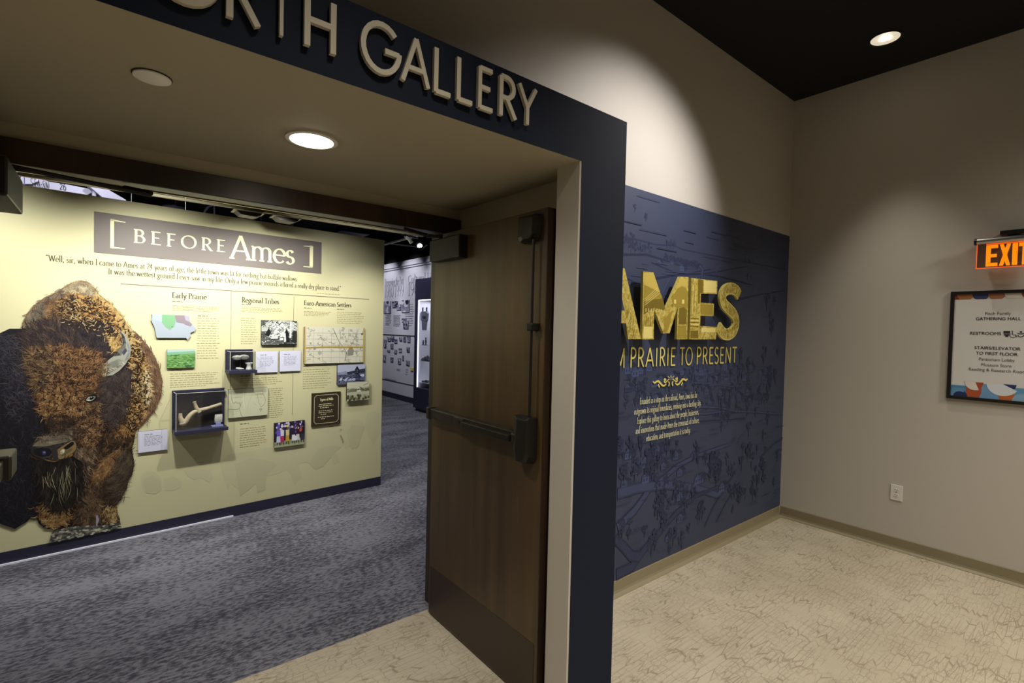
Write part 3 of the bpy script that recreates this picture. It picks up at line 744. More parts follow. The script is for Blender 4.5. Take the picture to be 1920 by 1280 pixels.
arcpoly(a0+cw*0.6, q, cw*0.42, 0, 180, lm, 0.0108, '243056')
lm = (a0, a1, PZ1-t-0.035, PZ1-t); q = lm[2]
for i in range(6):
    b.rect(EW, a0+cw*i, q + 0.012*(i % 2), a0+cw*(i+1), q+0.035, 0.0095, ['8a4630', 'a5532f', 'c9b4a4', '9a5a40', 'c7c3c0', '8e4a33'][i])
    arcpoly(a0+cw*(i+0.7), q+0.035, cw*0.55, 180, 360, lm, 0.0098+0.0001*i, ['b3774f', '3a4670', 'a06a50', 'd0c8be', '8c4c38', 'b06a44'][i])
b.build('print', M['print'], po)

def bfont(body, size, fr, uc, z, d, m, parent, name, squash=1.0):
    c = bpy.data.curves.new(name, 'FONT'); c.body = body; c.size = size; c.align_x = 'CENTER'
    o = bpy.data.objects.new(name, c); COL.objects.link(o)
    dg = bpy.context.evaluated_depsgraph_get()
    me = bpy.data.meshes.new_from_object(o.evaluated_get(dg)); bpy.data.objects.remove(o)
    mb = MB(); mb.v = [tuple(fr.p(uc + v.co.x*squash, z + v.co.y, d)) for v in me.vertices]
    mb.f = [list(p.vertices) for p in me.polygons]; mb.c = [None]*len(mb.f)
    return mb
tx = MB()
def add_text(s_, ends, size, bold=0.0):
    """set one line of the sans face between two measured ends"""
    (u0, z0), (u1, z1) = ends; z = (z0+z1)/2
    base = bfont(s_, size, EW, 0, 0, 0.0103, None, None, 'line')
    ys = [-v[1] for v in base.v]; lo, hi = min(ys), max(ys); k = (u1-u0)/(hi-lo)
    for dx, dz in (((0, 0),) if not bold else ((-bold, 0), (bold, 0), (0, bold*.6), (0, -bold*.6))):
        i = len(tx.v)
        tx.v += [tuple(EW.p(u0 + (-v[1]-lo)*k + dx, z + v[2] + dz, 0.0103)) for v in base.v]
        tx.f += [[q+i for q in f] for f in base.f]; tx.c += base.c
add_text('Fitch Family', [(-0.6383,1.773),(-0.5138,1.772)], 0.030)
add_text('GATHERING HALL', [(-0.6843,1.738),(-0.4666,1.738)], 0.029, 0.0003)
add_text('RESTROOMS', [(-0.711,1.638),(-0.5564,1.638)], 0.029, 0.0003)
add_text('STAIRS/ELEVATOR', [(-0.6849,1.54),(-0.4611,1.539)], 0.029, 0.0003)
add_text('TO FIRST FLOOR.', [(-0.6759,1.501),(-0.4698,1.504)], 0.029, 0.0003)
add_text('Pantorium Lobby', [(-0.66,1.464),(-0.4858,1.462)], 0.029)
add_text('Museum Store', [(-0.6466,1.426),(-0.4995,1.424)], 0.029)
add_text('Reading & Research Room', [(-0.7095,1.389),(-0.4292,1.393)], 0.029)
tag(tx.build('lettering', mat('poster_ink', '3c3a38', 0.7), po), 'dark grey directory lettering', kind='stuff')
b = MB()                                       # the three pictograms: restroom, wheelchair, changing table
PG = [p[0] for p in [(-0.5297,1.643),(-0.4994,1.643),(-0.4634,1.644)]]; u_, z_ = PG[0], 1.632
b.rect(EW, u_-0.016, z_+0.016, u_+0.016, z_+0.034, 0.0103); b.rect(EW, u_-0.013, z_+0.004, u_+0.013, z_+0.013, 0.0103); b.rect(EW, u_-0.006, z_-0.006, u_+0.008, z_+0.004, 0.0103)
u_ = PG[1]
b.strip(EW, [(u_+0.015*math.cos(R(a)), z_+0.006+0.015*math.sin(R(a))) for a in range(130, 380, 15)], 0.0028, 0.0103)
b.strip(EW, [(u_-0.004, z_+0.028), (u_-0.002, z_+0.010), (u_+0.011, z_+0.010), (u_+0.018, z_-0.006)], 0.0034, 0.0103)
b.poly(EW, [(u_-0.004+0.004*math.cos(k), z_+0.033+0.004*math.sin(k)) for k in (0, 1, 2, 3, 4, 5)], 0.0103)
u_ = PG[2]
b.poly(EW, [(u_+0.006*math.cos(k), z_+0.029+0.006*math.sin(k)) for k in (0, .8, 1.6, 2.4, 3.2, 4, 4.8, 5.5)], 0.0103)
b.strip(EW, [(u_-0.016, z_+0.020), (u_-0.006, z_+0.016), (u_+0.006, z_+0.016), (u_+0.016, z_+0.020)], 0.005, 0.0103)
b.strip(EW, [(u_+0.013*math.cos(R(a)), z_+0.008+0.012*math.sin(R(a))) for a in range(180, 361, 20)], 0.005, 0.0103)
b.build('pictogram', M['inkblack'], po)

OC = [(-1.126,0.4851),(-1.05,0.3795)]
ou = (OC[0][0]+OC[1][0])/2; oz = (OC[0][1]+OC[1][1])/2
ol = thing('wall_outlet', (4.65, -ou, oz), 'white double power outlet plate low on the greige wall', 'outlet')
b = MB(); b.box(EW, ou-0.038, ou+0.038, oz-0.059, oz+0.059, 0, 0.006); b.build('cover_plate', M['white'], ol, bevel=0.003)
for dz in (0.020, -0.020):
    b = MB(); b.prism(EW, [(ou+0.0165*math.cos(R(a)), oz+dz+max(-0.0125, min(0.0125, 0.0165*math.sin(R(a))))) for a in range(0, 360, 18)], 0.005, 0.008)
    so = b.build('socket', M['white'], ol, bevel=0.0006)
    b = MB()
    b.rect(EW, ou-0.0085, oz+dz+0.0005, ou-0.0055, oz+dz+0.0085, 0.0083); b.rect(EW, ou+0.0055, oz+dz+0.0005, ou+0.0085, oz+dz+0.0075, 0.0083)
    b.poly(EW, [(ou+0.003*math.cos(k), oz+dz-0.006+0.003*math.sin(k)) for k in (0, 1, 2, 3, 4, 5)], 0.0083); b.build('slot', M['inkblack'], so)
b = MB(); b.lathe(EW.p(ou, oz, 0.006), [(0.0, 0.0012), (0.003, 0.001), (0.0035, 0)], 10, (-1, 0, 0)); b.build('screw', M['alu'], ol)

# ------------------------------------------------------------------ blue mural on the north wall
MU0, MU1, MZ0, MZ1 = 1.705, 4.652, 0.094, 2.472
mu = thing('wall_mural', (3.1, 1.925, 0.094), 'dark blue engraved town view mural covering the wall beside the portal', 'mural')
b = MB(); b.box(AW, MU0, MU1, MZ0, MZ1, 0.0, 0.003); b.build('backing', M['mural'], mu)
mm = MB()
DK, DK2, LT, LT2, SH = '282d43', '2c3249', '444d6f', '3d4562', '303750'
rm = random.Random(21)
mk = [0]
def md():
    mk[0] += 1; return 0.0034 + mk[0]*1.1e-6
def road(pts, w0, w1, col=LT2, edge=DK):
    n = len(pts); ws = [w0+(w1-w0)*i/(n-1) for i in range(n)]
    pts = [(u, max(z, MZ0+.035)) for u, z in pts]
    mm.strip(AW, pts, [q*1.5 for q in ws], md(), edge); mm.strip(AW, pts, ws, md(), col)
def house(u, z, s, col=LT):
    mm.poly(AW, [(u, z), (u+s, z), (u+s, z+s*.6), (u, z+s*.6)], md(), col)
    mm.poly(AW, [(u+s, z), (u+s*1.8, z+s*.12), (u+s*1.8, z+s*.68), (u+s, z+s*.6)], md(), SH)
    mm.poly(AW, [(u-s*.06, z+s*.58), (u+s*.5, z+s*1.0), (u+s*1.06, z+s*.58)], md(), LT2)
    mm.poly(AW, [(u+s*.5, z+s*1.0), (u+s*1.3, z+s*1.05), (u+s*1.86, z+s*.66), (u+s*1.04, z+s*.58)], md(), DK)
    for k in range(2):
        mm.rect(AW, u+s*(.2+.38*k), z+s*.2, u+s*(.34+.38*k), z+s*.44, md(), DK)
        mm.rect(AW, u+s*(1.15+.3*k), z+s*.25, u+s*(1.25+.3*k), z+s*.46, md(), DK)
def tree(u, z, s, d=0):
    for k in range(13):
        a, r_ = rm.uniform(0, 6.28), s*rm.uniform(0, .38)
        cu, cz, q = u+r_*math.cos(a), z+s*.75+r_*math.sin(a)*1.2, s*rm.uniform(.07, .17)
        mm.poly(AW, [(cu+q*math.cos(t)*rm.uniform(.7, 1), cz+q*math.sin(t)*rm.uniform(.7, 1.1)) for t in (0, 1.05, 2.1, 3.15, 4.2, 5.25)], md(), rm.choice([DK2, DK2, SH, DK]))
    mm.rect(AW, u-s*.03, z, u+s*.03, z+s*.5, md(), DK2)
def hatch(u0, u1, z0, z1, n, col, ln=0.05, w_=0.003):
    for k in range(n):
        u, z = rm.uniform(u0, u1), rm.uniform(z0, z1); l = ln*rm.uniform(.5, 1.5)
        mm.rect(AW, u, z, u+l, z+w_*rm.uniform(.6, 1.4), md(), col)
# hills, fields and the country road at the top
mm.strip(AW, [(2.388,2.162),(2.528,2.164),(2.707,2.158),(2.908,2.177),(3.016,2.163),(3.244,2.164),(3.492,2.165),(3.764,2.166),(4.061,2.171),(4.62,2.179)], 0.010, md(), DK2)
road([(2.392,2.059),(2.615,2.084),(2.73,2.076),(2.872,2.065),(3.022,2.049)], .012, .006, DK, DK2)
road([(2.664,2.041),(2.971,1.995),(3.159,2.024),(3.372,2.063)], .012, .008, DK, LT2)
road([(2.718,1.944),(2.971,1.992),(3.253,2.02),(3.502,2.022),(3.774,2.009),(3.997,1.997)], .02, .010, DK, LT2)
road([(3.253,2.02),(3.436,2.049),(3.698,2.1),(3.911,2.135)], .012, .008, DK, LT2)
road([(3.213,2.084),(3.263,2.053),(3.261,1.976)], .016, .03)
road([(3.373,2.05),(3.445,2.103),(3.558,2.155)], .008, .005, LT2, DK); road([(3.436,2.049),(3.536,2.092),(3.667,2.153)], .008, .005, LT2, DK)
road([(2.398,1.929),(2.523,1.9),(2.409,1.87)], .012, .012, DK, LT2)
road([(2.791,1.861),(2.877,1.969)], .010, .006, LT, SH)
road([(3.77,1.868),(4.079,1.922),(4.581,1.993)], .022, .012, DK, LT2)
for q in [(2.732,2.036),(2.873,2.053)]: house(q[0], q[1], .035)
for q in [(2.981,2.018)]: house(q[0], q[1], .05)
for q in [(2.398,2.125),(2.433,2.119),(2.46,2.105),(2.495,2.101),(2.55,2.099),(2.596,2.099),(2.642,2.102),(2.414,2.144),(2.475,2.151)]: tree(q[0], q[1]-.03, rm.uniform(.06, .09))
for i in range(22):
    q = [(2.81,2.076),(3.203,2.06)]; t = i/21
    tree(q[0][0]+(q[1][0]-q[0][0])*t, q[0][1]+(q[1][1]-q[0][1])*t-.02, .05)
for q in [(2.826,2.167),(2.866,2.172),(2.908,2.174),(3.88,2.16),(3.939,2.166),(3.999,2.165),(3.918,2.042),(3.979,2.033),(2.484,2.346),(2.595,2.308)]: tree(q[0], q[1]-.02, .05)
# town behind the letters and the tagline
t0, t1 = [(2.683,1.341),(4.036,1.214)][0], [(2.683,1.341),(4.036,1.214)][1]
for k in range(26):
    u = 2.45 + 1.55*k/25 + rm.uniform(-.02, .02); house(u, 1.30 + rm.uniform(-.05, .06) - .02*k/25, rm.uniform(.04, .075), rm.choice([LT, LT2]))
for k in range(60): tree(rm.uniform(2.4, 4.4), rm.uniform(1.0, 1.28), rm.uniform(.05, .10))
for k in range(30): house(rm.uniform(2.4, 4.3), rm.uniform(1.02, 1.24), rm.uniform(.035, .06), rm.choice([LT2, SH]))
for q in [(3.192,1.353),(3.251,1.347),(3.312,1.336),(3.374,1.314),(3.476,1.303),(3.555,1.29),(3.623,1.277),(3.734,1.258),(3.878,1.252)]:
    mm.rect(AW, q[0], q[1], q[0]+.05, q[1]+.05, md(), LT2)
    for k in range(3): mm.rect(AW, q[0]+.008+.014*k, q[1]+.01, q[0]+.014+.014*k, q[1]+.04, md(), DK)
road([(3.197,1.256),(3.442,1.237),(3.71,1.203),(3.941,1.198)], .010, .006); road([(3.279,1.082),(3.557,1.053),(3.793,1.006),(4.175,0.9657),(4.588,0.9141)], .014, .010, LT2, DK)
road([(3.214,0.9767),(3.459,0.9661),(3.727,0.9474),(3.959,0.9401)], .018, .010, DK, LT2); road([(3.21,1.042),(3.355,1.023),(3.612,1.021)], .012, .010, LT2, DK)
for k in range(20):
    q = [(3.469,1.006),(3.927,0.9649)]; u = q[0][0] + (q[1][0]-q[0][0])*k/19
    mm.rect(AW, u, q[0][1]-.02, u+.006, q[0][1]+.012, md(), DK if k % 2 else LT2)
road([(4.236,0.5765),(4.467,0.6548),(4.679,0.7015)], .012, .008, SH, DK); road([(3.84,0.7491),(4.361,0.6839)], .008, .006, LT2, DK); road([(3.853,0.7619),(3.938,0.8175)], .01, .006, LT2, DK)
for q in [(3.945,1.139),(3.815,1.104),(3.992,1.327),(3.814,1.333),(3.672,1.358),(4.247,1.296),(4.151,1.277)]: house(q[0], q[1]-.02, .06, LT2)
for k in range(45): tree(rm.uniform(3.5, 4.6), rm.uniform(.25, 1.9), rm.uniform(.06, .13))
# lower left: streets, trees, small houses
road([(2.406,0.417),(2.572,0.489),(2.652,0.547),(2.723,0.6014),(2.861,0.6385),(3.034,0.6975),(3.249,0.7311),(3.704,0.7568)], .045, .018)
road([(2.397,0.6251),(2.589,0.6257),(2.903,0.5922),(3.263,0.5035),(3.421,0.4489),(3.555,0.3975),(3.691,0.4168)], .05, .03, LT2, SH)
road([(2.409,0.0871),(2.554,0.1323),(2.681,0.2098),(2.853,0.2898),(3.037,0.3753),(3.266,0.4442),(3.586,0.4538)], .05, .016, SH, DK)
road([(2.386,0.3575),(2.467,0.2872),(2.55,0.207),(2.634,0.177)], .04, .05, SH, DK)
road([(3.405,0.1938),(3.511,0.3097),(3.673,0.42),(3.845,0.5364)], .012, .010, SH, DK); road([(3.569,0.1916),(3.698,0.3071),(3.907,0.4332)], .010, .008, SH, DK)
for q in [(2.427,0.6836),(2.452,0.8509),(2.618,0.7686),(2.537,0.7445),(2.634,0.6695),(2.736,0.8339),(3.022,0.6512),(2.961,0.7719),(3.188,0.7479),(2.83,0.7286),(3.244,0.5569),(3.587,0.4359),(3.04,0.3264),(3.031,0.4811),(2.909,0.2294),(3.29,0.5574)]: house(q[0], q[1]-.03, rm.uniform(.05, .08), rm.choice([LT, LT2]))
for k in range(130):
    q = rm.choice([(2.439,0.9027),(2.486,0.8462),(2.577,0.8701),(2.698,0.8465),(2.799,0.833),(2.973,0.7939),(3.217,0.7604),(2.524,0.7683),(2.654,0.7556),(2.766,0.7462),(2.947,0.5212),(3.115,0.514),(3.175,0.4782),(3.062,0.4348),(2.9,0.4046),(2.87,0.4576),(3.458,0.6411),(3.413,0.5879),(3.527,0.5869),(3.734,0.3),(3.857,0.3493),(4.148,0.3332),(2.484,0.3914),(2.663,0.3197),(2.828,0.2646),(2.963,0.216),(3.119,0.1861),(3.37,0.2533),(2.775,0.5613),(3.969,0.6387),(4.242,0.4535)])
    tree(q[0]+rm.uniform(-.08, .08), q[1]+rm.uniform(-.12, .02), rm.uniform(.05, .12))
hatch(2.35, 4.6, 0.12, 1.0, 130, SH, .10); hatch(2.35, 4.6, 1.0, 1.35, 90, SH, .07); hatch(2.35, 4.3, 1.75, 2.05, 40, LT2, .12); hatch(2.35, 4.5, 2.1, 2.45, 24, SH, .16, .005)
tag(mm.build('town_print', M['print'], mu), 'engraved bird\u2019s-eye town drawing in two blues', kind='stuff')

ya = MB()
yl = [(2.469,1.385),(3.769,1.384),(2.47,1.469),(2.421,1.386),(2.961,1.384),(3.017,1.387),(3.162,1.385),(3.202,1.386)]
CAPH = 0.118
def seg(txt, p0, p1, mb=None):
    write(mb or ya, AW, txt, p0[0], p1[0], p0[1], CAPH, 0.0098, thick=0.105, serif=False, space=0.09)
TG = [(2.469,1.385),(2.957,1.384),(3.002,1.385),(3.162,1.385),(3.206,1.386),(3.781,1.385)]
zb = sum(p[1] for p in TG)/6
TG = [(p[0], zb) for p in TG]
def word(t_, p0, p1):
    m_ = MB(); seg(t_, p0, p1, m_); tag(m_.build('tagline_word', M['yellow'], mu), 'thin yellow lettering ' + t_, kind='stuff')
word('PRAIRIE', TG[0], TG[1]); word('TO', TG[2], TG[3]); word('PRESENT', TG[4], TG[5])
dl_ = (TG[1][0]-TG[0][0])*0.62; e_ = [(2.427,1.386)][0][0]
word('FROM', (e_-dl_, zb), (e_, zb))

# scroll ornament
orn = MB()
ov = lambda pts: [(1205+x*0.052083, 695+y*0.052083) for x, y in pts]
OR = dict(
 a=[(2.712,1.288),(2.73,1.278),(2.752,1.287),(2.77,1.288),(2.794,1.274),(2.812,1.259),(2.836,1.254),(2.859,1.266)],
 b=[(2.84,1.292),(2.849,1.289),(2.843,1.285),(2.83,1.29),(2.835,1.3),(2.854,1.297),(2.855,1.288)],
 c=[(2.828,1.293),(2.832,1.28),(2.847,1.274),(2.867,1.284),(2.882,1.295),(2.894,1.294)],
 d=[(2.882,1.281),(2.892,1.27),(2.892,1.261),(2.884,1.249)], e=[(2.776,1.271),(2.771,1.262),(2.783,1.251),(2.778,1.245)], f=[(2.872,1.315),(2.893,1.304)])
mid_u = [(2.909,1.307)][0][0]
OZ = [(2.712,1.288),(3.115,1.288)]
for k, pts in OR.items():
    wd = dict(a=.014, b=.008, c=.008, d=.012, e=.010, f=.006)[k]
    n = len(pts); ws = [wd*(0.45+0.55*math.sin(PI*(i+0.6)/(n+0.2))) for i in range(n)]
    zfix = [(u, z) for u, z in pts]
    orn.strip(AW, zfix, ws, 0.0098)
    orn.strip(AW, [(2*mid_u-u, z) for u, z in zfix], ws, 0.0099)
cz_ = [(2.909,1.307)][0][1]
orn.strip(AW, [(mid_u, cz_+.012), (mid_u, cz_-.02)], [.010, .003], 0.0100)
tag(orn.build('scroll_ornament', M['yellow'], mu), 'small yellow scroll flourish under the tagline')

pa = MB()
PL = [("Founded as a stop on the railroad, Ames, Iowa has far", [(2.583,1.154),(3.236,1.149)]), ("outgrown its original boundaries, evolving into a bustling city.", [(2.529,1.094),(3.291,1.09)]),
      ("Explore this gallery to learn about the people, businesses,", [(2.56,1.036),(3.264,1.025)]), ("and innovations that made Ames the crossroads of culture,", [(2.547,0.9766),(3.272,0.9646)]), ("education, and transportation it is today.", [(2.658,0.9127),(3.164,0.911)])]
for txt, p in PL:
    zz = (p[0][1]+p[1][1])/2
    write(pa, AW, txt, p[0][0], p[1][0], zz, 0.040, 0.0098, thick=0.12, thin=0.06, space=0.05)
tag(pa.build('paragraph', M['cream'], mu), 'five centred lines of small cream lettering')

# the gold letters, standing off the wall on short pins
lt = thing('dimensional_lettering', (2.85, 1.88, 1.53), 'large raised gold letters AMES standing off the blue mural', 'sign')
LF = Fr((0, 1.866, 0), (1, 0, 0), (0, -1, 0))
zt, zbm = 1.975, 1.515
def flat(pts):  return pts
MP = [(2.495,1.965),(2.597,1.968),(2.736,1.75),(2.882,1.966),(2.983,1.971),(2.989,1.561),(2.868,1.56),(2.868,1.773),(2.787,1.599),(2.719,1.596),(2.613,1.749),(2.621,1.559),(2.505,1.558)]
EP = [(3.015,1.969),(3.347,1.974),(3.349,1.882),(3.139,1.874),(3.141,1.812),(3.311,1.813),(3.31,1.726),(3.142,1.723),(3.142,1.654),(3.355,1.651),(3.354,1.563),(3.016,1.561)]
SC = [(3.672,1.894),(3.622,1.926),(3.54,1.936),(3.46,1.912),(3.43,1.865),(3.458,1.818),(3.537,1.781),(3.611,1.741),(3.639,1.685),(3.607,1.629),(3.537,1.601),(3.458,1.608),(3.389,1.651)]
RL = [(2.494,1.559),(2.371,1.558)]
base_z = sum(p[1] for p in MP if p[1] < 1.62)/max(1, sum(1 for p in MP if p[1] < 1.62))
def letter_obj(name, polys, strips=()):
    return None
import bmesh
def gold_letter(ch, pts=None, line=None, wd=0.08):
    mb = MB()
    if pts:
        bm = bmesh.new()
        vs = [bm.verts.new((u, z, 0)) for u, z in pts]; f = bm.faces.new(vs); f.normal_update()
        if f.normal.z < 0: f.normal_flip()
        bmesh.ops.inset_region(bm, faces=[f], thickness=0.007, use_even_offset=True)
        bm.faces.ensure_lookup_table(); bm.verts.index_update()
        inner = [[(v.co.x, v.co.y) for v in q.verts] for q in bm.faces if q is f or q == f]
        bm.free()
        mb.prism(LF, pts, -0.006, 0.010)
        o = mb.build('letter', M['gold'], lt); tag(o, 'gold raised letter ' + ch)
        if inner:
            m2 = MB(); m2.poly(LF, inner[0], 0.0106); m2.build('engraved_face', M['goldprint'], o)
    else:
        n = len(line); L1, R1, L2, R2 = [], [], [], []
        for k, (a, c) in enumerate(line):
            a0, c0 = line[max(k-1, 0)]; a1, c1 = line[min(k+1, n-1)]; l = math.hypot(a1-a0, c1-c0)
            nx, nz = -(c1-c0)/l, (a1-a0)/l
            L1.append((a+nx*wd/2, c+nz*wd/2)); R1.append((a-nx*wd/2, c-nz*wd/2))
            L2.append((a+nx*(wd/2-.007), c+nz*(wd/2-.007))); R2.append((a-nx*(wd/2-.007), c-nz*(wd/2-.007)))
        mb.prism(LF, L1 + R1[::-1], -0.006, 0.010)
        o = mb.build('letter', M['gold'], lt); tag(o, 'gold raised letter ' + ch)
        m2 = MB(); m2.poly(LF, L2 + R2[::-1], 0.0106); m2.build('engraved_face', M['goldprint'], o)
    return o
def smooth_line(pts, n=6):
    out = []
    for i in range(len(pts)-1):
        p0, p1, p2, p3 = pts[max(i-1, 0)], pts[i], pts[i+1], pts[min(i+2, len(pts)-1)]
        for k in range(n):
            t = k/n
            out.append(tuple(0.5*((2*p1[j]) + (-p0[j]+p2[j])*t + (2*p0[j]-5*p1[j]+4*p2[j]-p3[j])*t*t + (-p0[j]+3*p1[j]-3*p2[j]+p3[j])*t**3) for j in (0, 1)))
    return out + [pts[-1]]
lw = RL[0][0]-RL[1][0]
ar = RL[0][0]; zl = RL[0][1]; zh = zl + (MP[0][1]-MP[12][1])
ac = ar - 0.215; tw = 0.042
# A: outer outline with its counter cut through by a slit to keep one outline
xb = lambda z: (ar-lw) - (ar-lw-ac-0.0)*((z-zl)/(zh-0.115-zl))
AP = [(ac-tw, zh), (ac+tw, zh), (ar, zl), (ar-lw, zl), (ar-lw-0.022, zl+0.092), (2*ac-(ar-lw-0.022), zl+0.092), (2*ac-(ar-lw), zl), (2*ac-ar, zl)]
gA = gold_letter('A', AP)
b = MB(); b.poly(LF, [(ac-0.052, zl+0.165), (ac+0.052, zl+0.165), (ac, zh-0.11)], 0.0109); tag(b.build('counter', M['mural'], gA), 'dark blue opening of the A')
gM = gold_letter('M', MP); gE = gold_letter('E', EP)
wS = [(3.348,1.726),(3.535,1.732)]
gS = gold_letter('S', None, smooth_line(SC), (EP[1][1]-EP[2][1])*0.92)
# picture details printed on the faces: roofs, arches, columns, crowd
pd = MB()
GD, GM, GL_, GH = '75631f', '9a8531', 'c2ab50', 'dfcd7a'
def pq(col, pts, d=0.0109): pd.poly(LF, pts, d, col)
pq(GL_, [(2.5,1.958),(2.593,1.963),(2.636,1.902),(2.672,1.852),(2.503,1.887)]); pq(GM, [(2.503,1.887),(2.675,1.848),(2.697,1.82),(2.509,1.782)], .0110); pq(GD, [(2.508,1.787),(2.7,1.816),(2.731,1.754),(2.731,1.739),(2.616,1.754),(2.603,1.749),(2.512,1.706)], .0111)
for k in range(4):
    q = [(2.518,1.783),(2.671,1.86)]; pd.strip(LF, [(q[0][0], q[0][1]+.012*k-.02), (q[1][0]-.01*k, q[1][1]+.010*k-.012)], .003, .0113, GH)
for k in range(8):
    q = [(2.529,1.755),(2.717,1.784)]; u = q[0][0]+(q[1][0]-q[0][0])*k/7; pd.rect(LF, u, q[0][1]-.03, u+.006, q[0][1]-.008, .0114, GH)
for k in range(5):
    q = [(2.514,1.678),(2.599,1.68)]; u = q[0][0]+(q[1][0]-q[0][0])*k/4; pd.rect(LF, u, q[0][1]-.04, u+.005, q[0][1]+.02, .0113, GD if k % 2 else GM)
pq(GH, [(2.516,1.635),(2.604,1.637),(2.608,1.566),(2.513,1.565)], .0111)
pq(GM, [(2.859,1.888),(2.904,1.901),(2.95,1.899),(2.977,1.875),(2.976,1.765),(2.884,1.761),(2.812,1.788),(2.801,1.828)], .0110); pq(GL_, [(2.874,1.95),(2.972,1.961),(2.976,1.901),(2.903,1.906),(2.859,1.888),(2.839,1.866)], .0111)
pq(GD, [(2.884,1.761),(2.938,1.772),(2.973,1.754),(2.974,1.66),(2.883,1.658)], .0112); pq(GH, [(2.824,1.814),(2.845,1.815),(2.847,1.79),(2.826,1.789)], .0113); pq(GH, [(2.914,1.819),(2.939,1.821),(2.941,1.795),(2.915,1.793)], .0113); pq(GM, [(2.876,1.648),(2.975,1.65),(2.976,1.568),(2.877,1.567)], .0112)
pq(GM, [(2.723,1.684),(2.805,1.747),(2.792,1.666),(2.756,1.607),(2.731,1.615)], .0112)
for k in range(5):
    q = [(3.023,1.925),(3.092,1.926)]; u = q[0][0]+(q[1][0]-q[0][0])*k/4; pd.strip(LF, [(u, q[0][1]), (u, q[0][1]-.19)], .004, .0112, GH if k % 2 else GM)
pq(GD, [(3.098,1.968),(3.161,1.968),(3.163,1.879),(3.127,1.877),(3.127,1.804),(3.108,1.803)], .0111); pq(GH, [(3.169,1.966),(3.335,1.968),(3.335,1.891),(3.174,1.882)], .0110)
for k in range(5):
    q = [(3.021,1.704),(3.123,1.705)]; pd.rect(LF, q[0][0], q[0][1]-.013*k-.006, q[1][0], q[0][1]-.013*k, .0112, GH if k % 2 else GD)
pq(GM, [(3.137,1.799),(3.301,1.804),(3.299,1.735),(3.142,1.732)], .0111); pq(GH, [(3.157,1.643),(3.343,1.641),(3.34,1.613),(3.155,1.611)], .0112); pq(GD, [(3.026,1.619),(3.118,1.621),(3.121,1.569),(3.025,1.569)], .0112)
for u0_, u1_, z0_, z1_ in ((.62, .66, .2, .3),): pass
rl = random.Random(5)
for k in range(170):
    q = smooth_line(SC)[rl.randrange(2, 70)]; u = q[0]+rl.uniform(-.030, .030); z = q[1]+rl.uniform(-.030, .030)
    pd.strip(LF, [(u, z), (u+rl.uniform(-.003, .003), z+rl.uniform(.008, .02))], rl.uniform(.003, .006), .0112+k*.000004, rl.choice([GD, GM, GH, GM]))
for k in range(40):
    u = ar - lw*0.55 - rl.uniform(-.02, .03); z = zl + rl.uniform(.02, .16)
    u -= (z-zl)*0.40
    pd.strip(LF, [(u, z), (u+.012, z+.03)], .003, .0112+k*.000004, rl.choice([GD, GM, GH]))
tag(pd.build('picture_detail', M['print'], lt), 'old photographs tinted gold on the letter faces', kind='stuff')
for u, z in [(MP[12][0]+.02, MP[12][1]+.05), (MP[5][0]-.02, MP[5][1]+.05), (EP[11][0]+.03, EP[11][1]+.05), (EP[0][0]+.03, EP[0][1]-.05), (SC[6][0], SC[6][1]), (ar-.05, zl+.05), (2*ac-ar+.05, zl+.05)]:
    b = MB(); b.tube([LF.p(u, z, -0.005), LF.p(u, z, -0.056)], 0.004, 8); b.build('standoff_pin', M['bronze_dark'], lt)

# ------------------------------------------------------------------ sage partition in the gallery
PW0, PW1, PH = -1.2, 2.690, 2.458
pw = thing('wall_partition', (0.8, 4.7, 0), 'sage yellow exhibit partition printed with the settlement story', 'partition', kind='structure')
b = MB(); b.box(BW, PW0, PW1, 0.085, PH, -0.14, 0.0); b.build('panel', M['panel'], pw)
b = MB(); b.box(BW, PW0, PW1, 0.02, 0.087, -0.14, 0.004); tag(b.build('baseboard', M['navy_base'], pw), 'navy vinyl baseboard')
b = MB(); b.box(BW, PW0, PW1, 0.0, 0.02, -0.14, 0.004); b.build('plinth', M['navy_base'], pw)
b = MB(); b.box(BW, PW0, 1.35, 0.001, 0.012, 0.004, 0.016); tag(b.build('metal_edge', mat('pale_metal', 'f2f2fa', .25), pw), 'bright metal carpet edge')

hd = MB()
for pts in ([(0.7378,0.4689),(0.7634,0.4843),(0.8158,0.467),(0.8492,0.4164),(0.8628,0.373),(0.8598,0.3206),(0.8233,0.2956),(0.7675,0.3112),(0.7382,0.3692),(0.7315,0.4263)],
            [(0.8694,0.4004),(0.934,0.4089),(0.9793,0.3756),(0.9867,0.3158),(0.9347,0.2972),(0.8766,0.3131)],
            [(1.003,0.4421),(1.075,0.4379),(1.185,0.4186),(1.205,0.3503),(1.175,0.3128),(1.149,0.3393),(1.112,0.3676),(1.075,0.3532),(1.028,0.3957)],
            [(1.25,0.4597),(1.319,0.5275),(1.48,0.521),(1.607,0.5389),(1.784,0.4944),(1.905,0.4573),(1.972,0.418),(1.949,0.3583),(1.878,0.3458),(1.908,0.2197),(1.843,0.1597),(1.81,0.2619),(1.777,0.3153),(1.697,0.2918),(1.609,0.2845),(1.597,0.1711),(1.534,0.1566),(1.524,0.2453),(1.483,0.2079),(1.402,0.157),(1.393,0.2125),(1.329,0.2831),(1.314,0.2287),(1.282,0.3141)]):
    hd.poly(BW, pts, 0.0006)
